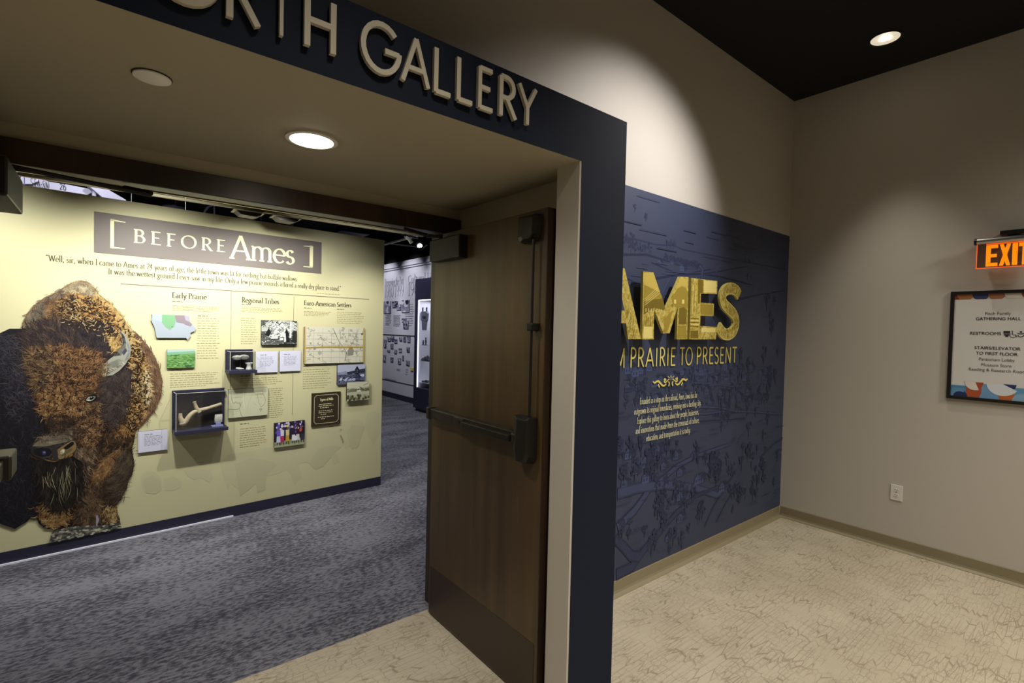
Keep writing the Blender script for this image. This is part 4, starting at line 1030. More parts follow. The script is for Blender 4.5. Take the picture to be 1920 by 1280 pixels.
for pts in ([(1.946,0.6164),(2.067,0.6309),(2.194,0.5955),(2.273,0.5552),(2.3,0.4904),(2.274,0.4429),(2.223,0.4149),(2.261,0.3073),(2.204,0.2812),(2.172,0.3722),(2.131,0.4036),(2.097,0.2843),(2.023,0.2723),(1.974,0.3396),(1.925,0.3622),(1.877,0.4664)],
            [(2.271,0.6878),(2.421,0.6923),(2.488,0.6642),(2.511,0.609),(2.479,0.5342),(2.447,0.418),(2.382,0.4067),(2.354,0.4469),(2.317,0.4162),(2.273,0.5093),(2.251,0.5783)],
            [(2.531,0.7333),(2.599,0.7585),(2.67,0.725),(2.668,0.5263),(2.606,0.4112),(2.546,0.5256),(2.511,0.609)], [(2.107,0.6261),(2.219,0.6429),(2.298,0.6031),(2.22,0.5822)]):
    hd.poly(BW, pts, 0.0007)
hb_ = hd.build('herd_print', M['herd2'], pw); tag(hb_, 'faint grazing bison herd along the bottom')
sd = MB()
sd.poly(BW, [(2.378,0.6503),(2.511,0.609),(2.479,0.5342),(2.447,0.418),(2.382,0.4067),(2.354,0.4469),(2.325,0.569)], 0.0009); sd.poly(BW, [(2.05,0.4653),(2.196,0.4693),(2.274,0.4429),(2.223,0.4149),(2.097,0.2843),(2.023,0.2723),(1.974,0.3396)], 0.0009)
sd.poly(BW, [(1.359,0.4326),(1.481,0.4666),(1.608,0.428),(1.696,0.3764),(1.609,0.2845),(1.597,0.1711),(1.534,0.1566),(1.524,0.2453),(1.483,0.2079),(1.402,0.157),(1.393,0.2125)], 0.0009)
sd.poly(BW, [(0.738,0.4171),(0.7994,0.4457),(0.8494,0.3879),(0.8598,0.3206),(0.8233,0.2956),(0.7675,0.3112)], 0.0009)
sd.build('herd_shade', M['herd'], pw)

BN = [(0.4591,2.355),(2.057,2.348),(2.057,2.062),(0.4627,2.071)]
bu0, bu1 = (BN[0][0]+BN[3][0])/2, (BN[1][0]+BN[2][0])/2; bz1, bz0 = (BN[0][1]+BN[1][1])/2, (BN[2][1]+BN[3][1])/2
b = MB(); b.box(BW, bu0, bu1, bz0, bz1, 0.0, 0.003); bn = b.build('banner', M['banner'], pw); tag(bn, 'warm grey title band')
tt = MB()
q = [(0.5486,2.314),(0.5492,2.108),(0.5962,2.311),(0.5969,2.108)]
br = lambda u, s, zt_, zb_: (tt.rect(BW, min(u, u+s*.030), zb_, max(u, u+s*.021), zt_, 0.0038), tt.strip(BW, [(u, zt_-.006), (u+s*.085, zt_-.012)], [.012, .005], 0.0038), tt.strip(BW, [(u, zb_+.006), (u+s*.085, zb_+.006)], [.012, .005], 0.0038))
br(q[0][0], 1, q[0][1], q[1][1])
q2 = [(1.98,2.309),(1.981,2.11)]
br(q2[0][0], -1, q2[0][1], q2[1][1])
q = [(0.6799,2.162),(0.6826,2.257),(1.276,2.172),(1.269,2.265)]
write(tt, BW, 'BEFORE', q[0][0], q[2][0], (q[0][1]+q[2][1])/2, ((q[1][1]-q[0][1])+(q[3][1]-q[2][1]))/2, 0.0038, thick=0.165, thin=0.06, space=0.30)
q = [(1.309,2.123),(1.819,2.131),(1.398,2.299)]
write(tt, BW, 'Ames', q[0][0], q[1][0], (q[0][1]+q[1][1])/2, 0.187, 0.0038, thick=0.135, thin=0.05, space=0.0)
tag(tt.build('title', M['cream'], bn), 'cream serif title BEFORE Ames in brackets')

qt = MB()
q = [(0.215,1.979),(1.848,1.984),(0.5386,1.921),(2.246,1.927)]
z1_ = (q[0][1]+q[1][1])/2; z2_ = (q[2][1]+q[3][1])/2
write(qt, BW, '\u201cWell, sir, when I came to Ames at 24 years of age, the little town was fit for nothing but buffalo wallows.', q[0][0], q[1][0], z1_, 0.040, 0.0008, thick=0.17, thin=0.085, space=0.05)
write(qt, BW, 'It was the wettest ground I ever saw in my life. Only a few prairie mounds offered a really dry place to stand.\u201d', q[2][0], q[3][0], z2_, 0.040, 0.0008, thick=0.17, thin=0.085, space=0.05)
tag(qt.build('quotation', M['ink'], pw), 'two lines of brown serif quotation')
hg = MB()
for t_, q in (('Early Prairie', [(0.9173,1.779),(1.147,1.78)]), ('Regional Tribes', [(1.401,1.771),(1.693,1.773)]), ('Euro-American Settlers', [(1.907,1.774),(2.352,1.774)])):
    write(hg, BW, t_, q[0][0], q[1][0], (q[0][1]+q[1][1])/2, 0.040, 0.0008, thick=0.19, thin=0.10, space=0.03)
tag(hg.build('heading', M['ink'], pw), 'three serif column headings Early Prairie, Regional Tribes, Euro-American Settlers')
rl_ = MB()
q = [(0.6075,1.862),(2.534,1.858)]; zz = (q[0][1]+q[1][1])/2
rl_.rect(BW, q[0][0], zz-.003, q[1][0], zz+.003, .0008)
for q in ([(1.321,1.86),(1.303,0.9897)], [(1.818,1.843),(1.808,0.795)]):
    rl_.rect(BW, q[0][0]-.0015, q[1][1], q[0][0]+.0015, q[0][1], .0008)
rl_.build('rule', M['rule'], pw)
bt = MB(); k_ = 0
for pts, n_ in (([(0.9193,1.727),(1.243,1.679)], 4), ([(1.084,1.639),(1.243,1.305)], 17), ([(0.9088,1.207),(1.244,1.089)], 7),
                ([(1.399,1.738),(1.725,1.689)], 4), ([(1.396,1.65),(1.525,1.42)], 12), ([(1.393,1.147),(1.728,1.074)], 4), ([(1.614,1.049),(1.74,0.783)], 15), ([(1.397,0.7294),(1.606,0.5574)], 9),
                ([(1.907,1.724),(2.183,1.676)], 4), ([(2.212,1.732),(2.488,1.614)], 7), ([(1.905,1.203),(2.172,1.014)], 9), ([(2.02,1.889),(2.278,1.883)], 1)):
    k_ += 1; greek(bt, BW, pts[0][0], pts[1][0], pts[0][1], pts[1][1], n_, 0.0008, 0.0042, seed=k_)
tag(bt.build('body_text', M['faint'], pw), 'columns of small print too fine to read', kind='stuff')
sh = MB()
for q in [(0.9192,1.751),(1.088,1.648),(0.9155,1.227),(1.399,1.755),(1.397,1.16),(1.396,0.7606),(1.907,1.748),(2.212,1.75),(1.905,1.225)]:
    greek(sh, BW, q[0], q[0]+.075, q[1]+.006, q[1]-.006, 1, .0009, .006, seed=3)
sh.build('subheading', M['rule'], pw)

# ------------------------------------------------------------------ boards mounted on the partition
def board(name, quad, label, cat, dep=0.016, face='d6d6e0', group=None, edge='2a2622', mount=0.0):
    u0 = (quad[0][0]+quad[3][0])/2; u1 = (quad[1][0]+quad[2][0])/2
    z1 = (quad[0][1]+quad[1][1])/2; z0 = (quad[2][1]+quad[3][1])/2
    o_ = BW.p((u0+u1)/2, z0, mount)
    t = thing(name, tuple(o_), label, cat, group)
    b = MB(); b.box(BW, u0, u1, z0, z1, mount, mount+dep, edge, face); b.build('board', M['print'], t)
    return t, u0, u1, z0, z1, mount+dep+0.0004
class Pic:
    """flat picture printed on a board, drawn in 0..1 coordinates"""
    def __init__(s, brd):
        s.t, s.u0, s.u1, s.z0, s.z1, s.d = brd; s.mb = MB(); s.k = 0; s.r = random.Random(int(s.u0*1000))
    def P(s, pts): return [(s.u0+(s.u1-s.u0)*min(1, max(0, a)), s.z0+(s.z1-s.z0)*min(1, max(0, c))) for a, c in pts]
    def poly(s, col, pts): s.k += 1; s.mb.poly(BW, s.P(pts), s.d+s.k*0.000012, col)
    def line(s, col, pts, w_): s.k += 1; s.mb.strip(BW, s.P(pts), w_, s.d+s.k*0.000012, col)
    def blob(s, col, a, c, ra, rc, n=7, j=.3):
        s.poly(col, [(a+ra*math.cos(2*PI*i/n)*s.r.uniform(1-j, 1), c+rc*math.sin(2*PI*i/n)*s.r.uniform(1-j, 1)) for i in range(n)])
    def done(s, label=None): tag(s.mb.build('print', M['print'], s.t), label, kind='stuff')

for lab, quad in (('blank white text card below the bison\u2019s flank, left of the antler case', [(0.7124,0.7861),(0.8943,0.7803),(0.8918,0.6233),(0.7131,0.6298)]),
                  ('square white text card directly right of the small skull case', [(1.505,1.364),(1.684,1.365),(1.684,1.183),(1.506,1.184)]),
                  ('square white text card under the right edge of the camp photograph', [(1.698,1.366),(1.879,1.366),(1.879,1.188),(1.7,1.185)])):
    bd = board('text_card', quad, lab, 'card', 0.014, 'd4d4e2', 'white text cards on the partition')
    b = MB(); u0, u1, z0, z1, d_ = bd[1:]
    greek(b, BW, u0+(u1-u0)*.2, u1-(u1-u0)*.16, z1-(z1-z0)*.24, z0+(z1-z0)*.28, 8, d_, .003, seed=int(u0*100)); greek(b, BW, u0+(u1-u0)*.2, u0+(u1-u0)*.5, z1-(z1-z0)*.15, z1-(z1-z0)*.2, 1, d_, .006)
    b.build('small_print', M['farink'], bd[0])

# outline state map
pts = [(0.0019,1.988)] and [(0.7896,1.65),(1.026,1.648),(1.033,1.597),(1.047,1.582),(1.074,1.551),(1.067,1.53),(1.036,1.514),(1.039,1.493),(1.017,1.459),(1.006,1.476),(0.8205,1.475),(0.8063,1.556),(0.7856,1.605),(0.7936,1.63)]
sm = thing('state_map', tuple(BW.p(pts[0][0], pts[10][1], 0)), 'cut-out state outline map in green, mauve and pale blue', 'map')
b = MB(); b.prism(BW, pts, 0.0, 0.016, '2a2a30', 'a3adb3'); b.build('board', M['print'], sm)
b = MB()
b.poly(BW, [(0.8526,1.649),(0.9334,1.649),(0.9405,1.61),(0.9305,1.561),(0.9035,1.536),(0.8764,1.556),(0.8529,1.591)], .0166, '7aa97c'); b.poly(BW, [(0.9334,1.649),(1.026,1.648),(1.033,1.597),(1.047,1.582),(1.038,1.563),(1.007,1.575),(0.9856,1.587),(0.944,1.594),(0.937,1.622)], .0167, '8b7f84')
b.poly(BW, [(0.7902,1.647),(0.8526,1.649),(0.8529,1.595),(0.7969,1.606),(0.7936,1.629)], .0166, 'a9b9c4'); b.poly(BW, [(0.9956,1.648),(1.026,1.648),(1.033,1.597),(1.003,1.612)], .0168, 'a5a0b0')
b.poly(BW, [(0.9135,1.562),(0.9183,1.562),(0.9183,1.556),(0.9135,1.556)], .0170, '2a2a2a'); tag(b.build('print', M['print'], sm), None, kind='stuff')

# green prairie photograph
p = Pic(board('prairie_photo', [(0.8858,1.386),(1.068,1.384),(1.068,1.244),(0.8866,1.248)], 'small green colour photograph of open prairie hung beside the bison', 'photo', face='6f9a5c'))
p.poly('a9c3bf', [(0, .84), (1, .9), (1, 1), (0, 1)]); p.poly('7fae86', [(0, .7), (1, .78), (1, .92), (0, .86)])
for i in range(170):
    a, c = p.r.random(), p.r.random()*.72; p.blob(p.r.choice(['5f9a3f', '7fb45a', '3f7a34', '8fc070', '4d8a3c']), a, c, .05, .03*(1-c*.7))
p.blob('35584a', .75, .1, .18, .05); p.done()

# camp photograph
p = Pic(board('camp_photo', [(1.548,1.626),(1.841,1.632),(1.841,1.414),(1.55,1.419)], 'black and white photograph of a bark lodge camp with standing figures', 'photo', face='5a5c58'))
p.poly('b9bcb2', [(0, .75), (.3, .98), (.6, 1), (1, .95), (1, .6), (0, .55)])
p.poly('d6d8d0', [(.18, .55), (.3, .8), (.5, .95), (.7, .85), (.8, .6), (.72, .3), (.2, .3)]); p.poly('9a9d96', [(.2, .5), (.28, .72), (.36, .6), (.32, .35)])
for i in range(60): p.line(p.r.choice(['e4e6de', '2b2d2a', '6f726c', 'c2c4bc', '1f211f']), [(a := p.r.random(), c := p.r.uniform(.35, .95)), (a+p.r.uniform(-.16, .16), c+p.r.uniform(-.12, .2))], p.r.uniform(.003, .007))
for i in range(70): p.line(p.r.choice(['1f211f', '3a3c39', '8c8f88', 'c8cac2']), [(a := p.r.random(), c := p.r.uniform(.02, .35)), (a+p.r.uniform(-.1, .1), c+p.r.uniform(-.03, .06))], p.r.uniform(.003, .007))
p.poly('1d1f1d', [(.1, .42), (.2, .7), (.26, .5), (.2, .34)]); p.poly('d0d2ca', [(.25, .25), (.32, .5), (.42, .52), (.46, .26)])
p.poly('1b1d1b', [(.62, .12), (.66, .55), (.7, .68), (.76, .5), (.8, .12)]); p.poly('dfe1d9', [(.63, .12), (.64, .5), (.67, .5), (.69, .15)]); p.poly('dadcd4', [(.5, .2), (.53, .58), (.6, .58), (.61, .2)])
for i in range(60): p.line(p.r.choice(['1f211f', '3a3c39', '55584f', '8c8f88']), [(a := p.r.random(), c := p.r.uniform(.3, .95)), (a+p.r.uniform(-.09, .09), c+p.r.uniform(-.1, .12))], p.r.uniform(.002, .005))
p.poly('e2e4dc', [(.78, .3), (.8, .98), (.84, .98), (.84, .3)]); p.poly('2a2c2a', [(.86, .1), (.88, .6), (1, .55), (1, .1)]); p.poly('1e201e', [(0, 0), (1, 0), (1, .06), (0, .05)])
for i in range(14): p.blob('e8eae2', .03+.034*i, .035, .012, .014)
p.done()

# plat map
p = Pic(board('survey_map', [(1.909,1.581),(2.483,1.58),(2.48,1.245),(1.907,1.249)], 'large old township survey map with a brown fold across the middle', 'map', face='cfccb4', dep=.018))
for i in range(1, 7): p.line('8f8e80', [(i/7, .02), (i/7+.005, .98)], .0018)
for i in range(1, 6): p.line('8f8e80', [(.02, i/6), (.98, i/6-.005)], .0018)
for i in range(60):
    a, c = p.r.random(), p.r.random(); q_ = [(a, c)]
    for k in range(5): a += p.r.uniform(-.035, .045); c += p.r.uniform(-.07, .05); q_.append((a, c))
    p.line(p.r.choice(['6c6c66', '7d7c70', '9a9888']), q_, .0022)
p.line('4d4d4a', [(.45, .98), (.55, .62), (.64, .42), (.69, .28), (.66, .05)], .0035); p.line('55534e', [(.9, .98), (.8, .6), (.69, .28)], .002)
p.poly('b59a4e', [(0, .45), (.3, .47), (.6, .465), (1, .46), (1, .42), (.6, .425), (.3, .43), (0, .41)]); p.line('8a6f2c', [(0, .43), (.4, .45), (1, .44)], .004)
p.poly('c4a868', [(0, 0), (.025, 0), (.02, 1), (0, 1)]); p.poly('b99b58', [(.975, 0), (1, 0), (1, 1), (.98, 1)])
p.poly('85837a', [(.70, .2), (.8, .22), (.82, .36), (.76, .42), (.72, .38)]); p.poly('9a7a3a', [(.73, .37), (.8, .38), (.79, .45), (.73, .44)]); p.blob('8a897c', .16, .42, .025, .06); p.blob('a8a698', .24, .3, .04, .06)
p.poly('55595c', [(.94, .8), (.975, .8), (.975, .84), (.94, .84)])
for i in range(10): p.blob('aaa898', p.r.uniform(.6, .9), p.r.uniform(.6, .97), .03, .04)
p.done()

# river mill photograph, bluish
p = Pic(board('river_photo', [(2.218,1.227),(2.497,1.229),(2.498,1.056),(2.218,1.026)], 'bluish photograph of a dark mill building above churning water', 'photo', face='5a6076'))
p.poly('aeb4c6', [(0, .62), (1, .66), (1, 1), (0, 1)]); p.poly('8a90a4', [(0, .6), (.3, .68), (.36, .6), (.6, .66), (.6, .5), (0, .5)])
p.poly('2e3244', [(.34, .62), (1, .78), (1, .56), (.34, .52)]); p.poly('1c1f2c', [(.6, .4), (.62, .74), (.7, .92), (.78, .74), (.8, .36)])
for a, c in ((.66, .7), (.72, .7), (.66, .6), (.72, .6)): p.blob('9aa0b8', a, c, .015, .02)
for i in range(50): p.line(p.r.choice(['1c1f2c', '3a3f55', '262a3a', '6b7088']), [(a := p.r.random(), c := p.r.uniform(.12, .5)), (a+p.r.uniform(.05, .2), c+p.r.uniform(-.02, .04))], p.r.uniform(.004, .009))
for i in range(34): p.line('c9cce0', [(a := p.r.uniform(.05, .6), c := p.r.uniform(.15, .32)), (a+p.r.uniform(-.03, .1), c+p.r.uniform(-.05, .06))], p.r.uniform(.004, .008))
p.blob('c4c8dc', .9, .42, .1, .09); p.done()

# sepia-green homestead photograph, overlapping the last
p = Pic(board('homestead_photo', [(2.307,1.061),(2.537,1.059),(2.534,0.8806),(2.304,0.8832)], 'greenish old photograph of a white house among trees overlapping the bluish one', 'photo', face='b4b494', mount=.016))
p.poly('c9c8aa', [(0, .66), (1, .72), (1, 1), (0, 1)]); p.poly('77785f', [(0, .5), (.2, .66), (.4, .62), (.5, .68), (.7, .6), (1, .68), (1, .5), (0, .46)])
p.poly('d6d4bc', [(.44, .46), (.44, .66), (.52, .74), (.6, .66), (.62, .46)]); p.poly('4d4e3e', [(.52, .76), (.76, .6), (.76, .5), (.62, .6)]); p.poly('babb9c', [(0, .3), (1, .34), (1, .46), (0, .46)])
for i in range(26): p.blob(p.r.choice(['55583e', '6f7254', '8b8d6a', '43452f']), p.r.random(), p.r.uniform(.04, .3), .07, .09)
for i in range(20): p.blob(p.r.choice(['5d6048', '7a7c60']), p.r.random(), p.r.uniform(.5, .64), .05, .05)
p.line('6b6c58', [(.72, .8), (.98, .92)], .003); p.done()

# plaque: Types of Mills
bd = board('mill_plaque', [(1.986,0.9768),(2.256,0.9757),(2.255,0.6692),(1.983,0.6751)], 'dark brown plaque headed Types of Mills with a pale line border', 'plaque', face='3b3122', edge='2a2217', dep=.012)
b = MB(); u0, u1, z0, z1, d_ = bd[1:]; x_, y_ = (u1-u0), (z1-z0); c_ = .07
bp_ = [(u0+x_*(.08+c_), z0+y_*.07), (u1-x_*(.08+c_), z0+y_*.07), (u1-x_*.08, z0+y_*(.07+c_)), (u1-x_*.08, z1-y_*(.07+c_)), (u1-x_*(.08+c_), z1-y_*.07), (u0+x_*(.08+c_), z1-y_*.07), (u0+x_*.08, z1-y_*(.07+c_)), (u0+x_*.08, z0+y_*(.07+c_))]
for k in range(8): b.strip(BW, [bp_[k], bp_[(k+1) % 8]], .0028, d_)
write(b, BW, 'Types of Mills', u0+x_*.27, u1-x_*.27, z1-y_*.24, .021, d_, thick=.2, thin=.1, space=.03)
for zz, n_ in ((.68, 3), (.48, 3), (.29, 2)): greek(b, BW, u0+x_*.2, u1-x_*.2, z0+y_*zz, z0+y_*(zz-.055*n_), n_, d_, .0045, .2, seed=int(zz*100), center=True)
tag(b.build('lettering', M['cream'], bd[0]), None, kind='stuff')

# pale line map of two states
p = Pic(board('boundary_map', [(1.302,1.055),(1.607,1.056),(1.603,0.82),(1.305,0.8234)], 'pale line map of two neighbouring states right of the antler case', 'map', face='c7c8a6', dep=.018))
p.line('7d7f74', [(.06, .95), (.08, .7), (.1, .55), (.14, .5), (.18, .56), (.22, .5), (.28, .52), (.3, .4), (.27, .32), (.2, .28), (.12, .3), (0, .32)], .003); p.line('7d7f74', [(.27, .32), (.32, .08), (.36, .0)], .003)
p.line('8f9184', [(.04, .93), (.4, .92), (.36, .6), (.3, .4)], .002); p.line('d8d7b0', [(.38, .95), (.36, .6), (.4, .3)], .006); p.line('a2a394', [(.08, .82), (.36, .82)], .002); p.line('a2a394', [(.1, .7), (.34, .7)], .002)
p.line('8f8a6a', [(.66, .9), (.86, .9), (.88, .78), (.66, .78), (.66, .9)], .0025); p.line('a3965e', [(.72, .77), (.76, .5), (.8, .36), (.82, .3), (.9, .38), (.94, .52), (.92, .66), (.87, .78)], .003); p.line('b8b78e', [(.7, .66), (.92, .64)], .002)
p.line('6f7064', [(.79, .24), (.82, .14), (.85, .24), (.79, .24)], .003); p.line('b8b890', [(.46, .1), (.5, .5), (.6, .8), (.62, .96)], .002); p.line('b8b890', [(.6, .5), (.7, .4)], .002); p.done()

# dance photograph
p = Pic(board('dance_photo', [(1.663,0.7446),(1.92,0.7379),(1.923,0.5224),(1.661,0.5311)], 'colour photograph of dancers in bright regalia on grass', 'photo', face='262438', dep=.018))
p.poly('8b9270', [(0, 0), (1, 0), (1, .3), (0, .22)]); p.poly('a3a584', [(0, 0), (1, 0), (1, .12), (0, .08)])
for i in range(70): p.blob(p.r.choice(['c9c6d8', '3b2f6a', '5a4a90', '1a1826', 'd8d4e0', '7a6fb0', '2a2440']), p.r.uniform(.02, .98), p.r.uniform(.42, .98), .04, .06)
def dancer(a, body, skirt, h=.62):
    p.poly(skirt, [(a-.06, .2), (a-.05, .5), (a+.05, .5), (a+.07, .2)]); p.poly(body, [(a-.05, .45), (a-.06, .68), (a+.06, .68), (a+.06, .45)]); p.blob('7a5238', a, .76, .03, .06); p.blob(body, a, .84, .06, .06)
    p.line('2a2018', [(a-.03, .2), (a-.04, .1)], .006); p.line('2a2018', [(a+.03, .2), (a+.05, .08)], .006)
dancer(.25, 'd9d3e2', 'b0355c'); dancer(.13, '6a5ac0', 'c8c4dc'); dancer(.42, 'd8c288', 'c09a34'); dancer(.62, '2b2440', 'd6d6cf'); dancer(.76, '3d1f2c', 'c9c9c2'); dancer(.92, '232032', '393548')
p.blob('c4503a', .86, .62, .06, .12); p.blob('e0dfe0', .67, .3, .1, .14); p.line('c9c4c0', [(.47, .98), (.46, .5)], .004); p.done()

# ------------------------------------------------------------------ two wall cases with specimens
def wall_case(quad, dep, label):
    u0 = (quad[0][0]+quad[3][0])/2; u1 = (quad[1][0]+quad[2][0])/2; z1 = (quad[0][1]+quad[1][1])/2; z0 = (quad[2][1]+quad[3][1])/2
    t = thing('display_case', tuple(BW.p((u0+u1)/2, z0, 0)), label, 'display case')
    b = MB(); b.box(BW, u0, u1, z0-.02, z1, 0, .018); b.build('back_panel', M['case_navy'], t, bevel=.002)
    b = MB(); b.rect(BW, u0+.028, z0+.01, u1-.02, z1-.022, .0185); b.build('lining', M['dark_in'], t)
    b = MB(); b.box(BW, u0, u1+.005, z0-.028, z0, .018, dep); b.build('shelf', M['case_navy'], t, bevel=.002)
    a0, a1, c1 = u0+.008, u1-.002, z1-.012
    b = MB(); b.box(BW, a0, a0+.004, z0, c1, .018, dep-.006); b.box(BW, a1-.004, a1, z0, c1, .018, dep-.006); b.box(BW, a0+.004, a1-.004, z0, c1-.004, dep-.010, dep-.006); b.box(BW, a0, a1, c1-.004, c1, .018, dep-.006)
    tag(b.build('glass_cover', M['glass'], t), 'clear glass box')
    b = MB()
    for u in (a0, a1-.003): b.box(BW, u, u+.003, z0, c1, dep-.007, dep-.0055)
    b.box(BW, a0, a1, c1-.003, c1, dep-.007, dep-.0055); b.box(BW, a0, a0+.003, c1-.003, c1+.0005, .018, dep-.006); b.box(BW, a1-.003, a1, c1-.003, c1+.0005, .018, dep-.006)
    b.build('glass_edge', M['white'], t)
    return t, u0, u1, z0, z1
CA = wall_case([(0.9198,1.073),(1.275,1.072),(1.278,0.7521),(0.9214,0.7934)], .12, 'larger glass wall case holding an antler and a tooth')
CB = wall_case([(1.28,1.382),(1.484,1.384),(1.486,1.216),(1.282,1.222)], .12, 'small glass wall case holding bones above the line map')

def bw3(u, z, d): return BW.p(u, z, d)
an = [(0.9626,0.8217),(0.9765,0.8119),(0.9974,0.8262),(1.025,0.869),(1.068,0.8983),(1.119,0.9063),(1.17,0.9186),(1.238,0.9384)]
an_t = thing('antler_fragment', tuple(bw3(an[2][0], an[0][1], .06)), 'tan antler fragment with one broken tine in the larger wall case', 'antler')
s_ = CA[1]+.03; w_ = (CA[2]-CA[1])
def tubef(pts, rad, name, m, par):
    mb = MB(); mb.tube(pts, rad, 12); o = mb.build(name, m, par, smooth=True); return o
tubef([bw3(u+.006, z+.012, .062) for u, z in smooth_line(an, 3)], [.010, .018, .021, .023, .022, .020, .019, .0185, .018, .0175, .017, .0165, .016, .0155, .015, .015, .0145, .014, .014, .0138, .0135, .013][:len(smooth_line(an, 3))], 'beam', M['bone'], an_t)
q = [(1.09,0.8921),(1.068,0.9236),(1.057,0.9581),(1.053,0.9752)]
tubef([bw3(u+.004, z+.008, .062) for u, z in q], [.020, .014, .0115, .0125], 'tine', M['bone'], an_t)
q = [(0.973,0.8247),(0.9606,0.859),(0.9604,0.8879)]
tubef([bw3(u+.006, z+.012, .062) for u, z in q], [.020, .015, .012], 'burr', M['bone'], an_t)
q = [(0.9766,0.7953),(1.239,0.8042),(1.22,0.8667)]
b = MB(); b.box(BW, q[0][0]-.01, q[0][0]+.035, CA[3], CA[3]+.022, .045, .075); 
ac_ = thing('acrylic_stand', tuple(bw3(q[0][0], CA[3], .06)), 'small clear block propping the antler', 'stand'); b.build('block', M['glass'], ac_)
tq = [(1.224,0.8059),(1.223,0.888)]
tt_ = thing('fossil_tooth', tuple(bw3(tq[0][0], CA[3]+.03, .06)), 'ridged pale molar tooth standing right of the antler', 'tooth')
b = MB()
for k in range(5):
    u = tq[0][0]-.020+.010*k
    b.tube([bw3(u, CA[3]+.034, .060), bw3(u-.001, CA[3]+.06, .066), bw3(u+.002, CA[3]+.096, .060)], [.0062, .0085, .0066], 8)
b.build('ridge', M['tooth'], tt_, smooth=True)
b = MB(); b.box(BW, tq[0][0]-.021, tq[0][0]+.021, CA[3]+.04, CA[3]+.092, .050, .062); b.build('crown', M['tooth'], tt_, bevel=.006)
bs = thing('acrylic_stand', tuple(bw3(tq[0][0], CA[3], .06)), 'clear blue-tinged stand under the molar tooth', 'stand')
b = MB(); b.box(BW, tq[0][0]-.05, tq[0][0]+.03, CA[3], CA[3]+.012, .04, .085); b.box(BW, tq[0][0]-.02, tq[0][0]+.015, CA[3]+.012, CA[3]+.032, .05, .075); b.build('block', mat('blue_acrylic', '8f92c0', .2), bs, bevel=.002)

u0, u1, z0, z1 = CB[1:]; w_ = u1-u0; h_ = z1-z0
sk = thing('shell_fossil', tuple(bw3(u0+w_*.42, z0+h_*.45, .06)), 'grey two-lobed fossil at the top of the small case', 'fossil')
def ell(c, r3, name, m, par, rid=0):
    mb = MB(); n, k_ = 16, 8; i0 = len(mb.v)
    for a in range(k_+1):
        th = PI*a/k_
        for q in range(n):
            ph = 2*PI*q/n; f = 1+rid*math.sin(ph*6)
            mb.v.append(tuple(Vector(c) + BW.u*(r3[0]*math.cos(th)) + BW.v*(r3[1]*math.sin(th)*math.cos(ph)*f) + BW.n*(r3[2]*math.sin(th)*math.sin(ph)*f)))
    for a in range(k_):
        for q in range(n):
            j = (q+1) % n; mb.f.append([a*n+q, a*n+j, (a+1)*n+j, (a+1)*n+q]); mb.c.append(None)
    return mb.build(name, m, par, smooth=True)
grey_bone = mat('grey_fossil', '9a9892', .6, var=.35, vscale=50, bump=.5, bscale=90)
ell(bw3(u0+w_*.36, z0+h_*.60, .06), (w_*.19, h_*.13, .028), 'lobe', grey_bone, sk, .08); ell(bw3(u0+w_*.60, z0+h_*.62, .06), (w_*.20, h_*.13, .028), 'lobe', grey_bone, sk, .08)
b = MB(); b.tube([bw3(u0+w_*.48, z0, .06), bw3(u0+w_*.48, z0+h_*.52, .06)], .003, 8); b.build('support', M['blackp'], sk)
vb = thing('vertebra', tuple(bw3(u0+w_*.80, z0, .06)), 'pale squared vertebra bone at the right of the small case', 'bone')
b = MB(); b.lathe(bw3(u0+w_*.79, z0, .062), [(0, 0), (.022, 0), (.023, .006), (.016, .02), (.017, .035), (.023, .048), (.0235, .054), (0, .054)], 18); b.build('body', M['tooth'], vb, smooth=True)
b = MB(); b.box(BW, u0+w_*.66, u0+w_*.92, z0+.048, z0+.056, .045, .08); b.build('plate', M['tooth'], vb, bevel=.003)
bf = thing('bone_flake', tuple(bw3(u0+w_*.42, z0, .07)), 'small white bone flake lying on the floor of the small case', 'bone')
b = MB(); b.tube([bw3(u0+w_*.30, z0+.014, .075), bw3(u0+w_*.42, z0+.010, .075), bw3(u0+w_*.58, z0+.007, .078)], [.006, .010, .004], 8); b.build('shaft', M['tooth'], bf, smooth=True)

# ------------------------------------------------------------------ the bison: a printed cut-out board fixed to the partition
bi = thing('bison_cutout', tuple(BW.p(0.2, 0.16, 0.0)), 'life-size printed cut-out of a shaggy brown bison facing the viewer', 'cutout')
OUT = [(-0.3295,1.35),(-0.3011,1.436),(-0.2046,1.48),(-0.0623,1.509),(0.0014,1.5),(0.045,1.529),(0.067,1.52),(0.1027,1.53),(0.1084,1.58),(0.1253,1.628),(0.1573,1.685),(0.206,1.737),(0.2653,1.776),(0.3088,1.82),(0.3506,1.854),(0.3919,1.867),(0.4339,1.858),(0.4649,1.823),(0.4885,1.778),(0.539,1.729),(0.5933,1.663),(0.632,1.606),(0.6517,1.557),(0.7084,1.502),(0.7665,1.42),(0.8111,1.335),(0.8414,1.249),(0.86,1.142),(0.8545,1.047),(0.8279,0.9579),(0.7867,0.8928),(0.7431,0.8343),(0.7,0.7945),(0.6918,0.7241),(0.6764,0.655),(0.6895,0.5781),(0.6842,0.4896),(0.6561,0.427),(0.6479,0.3717),(0.6174,0.3107),(0.5899,0.2637),(0.597,0.2057),(0.6125,0.1348),(0.6182,0.0943),(0.2345,0.0882),(0.2428,0.1437),(0.267,0.1705),(0.2165,0.1916),(0.1833,0.2311),(0.1716,0.2762),(0.1461,0.2856),(0.1231,0.2589),(0.0958,0.2433),(0.0687,0.2278),(0.0332,0.259),(0.0004,0.2798),(-0.1572,0.325),(-0.3325,0.4556)]
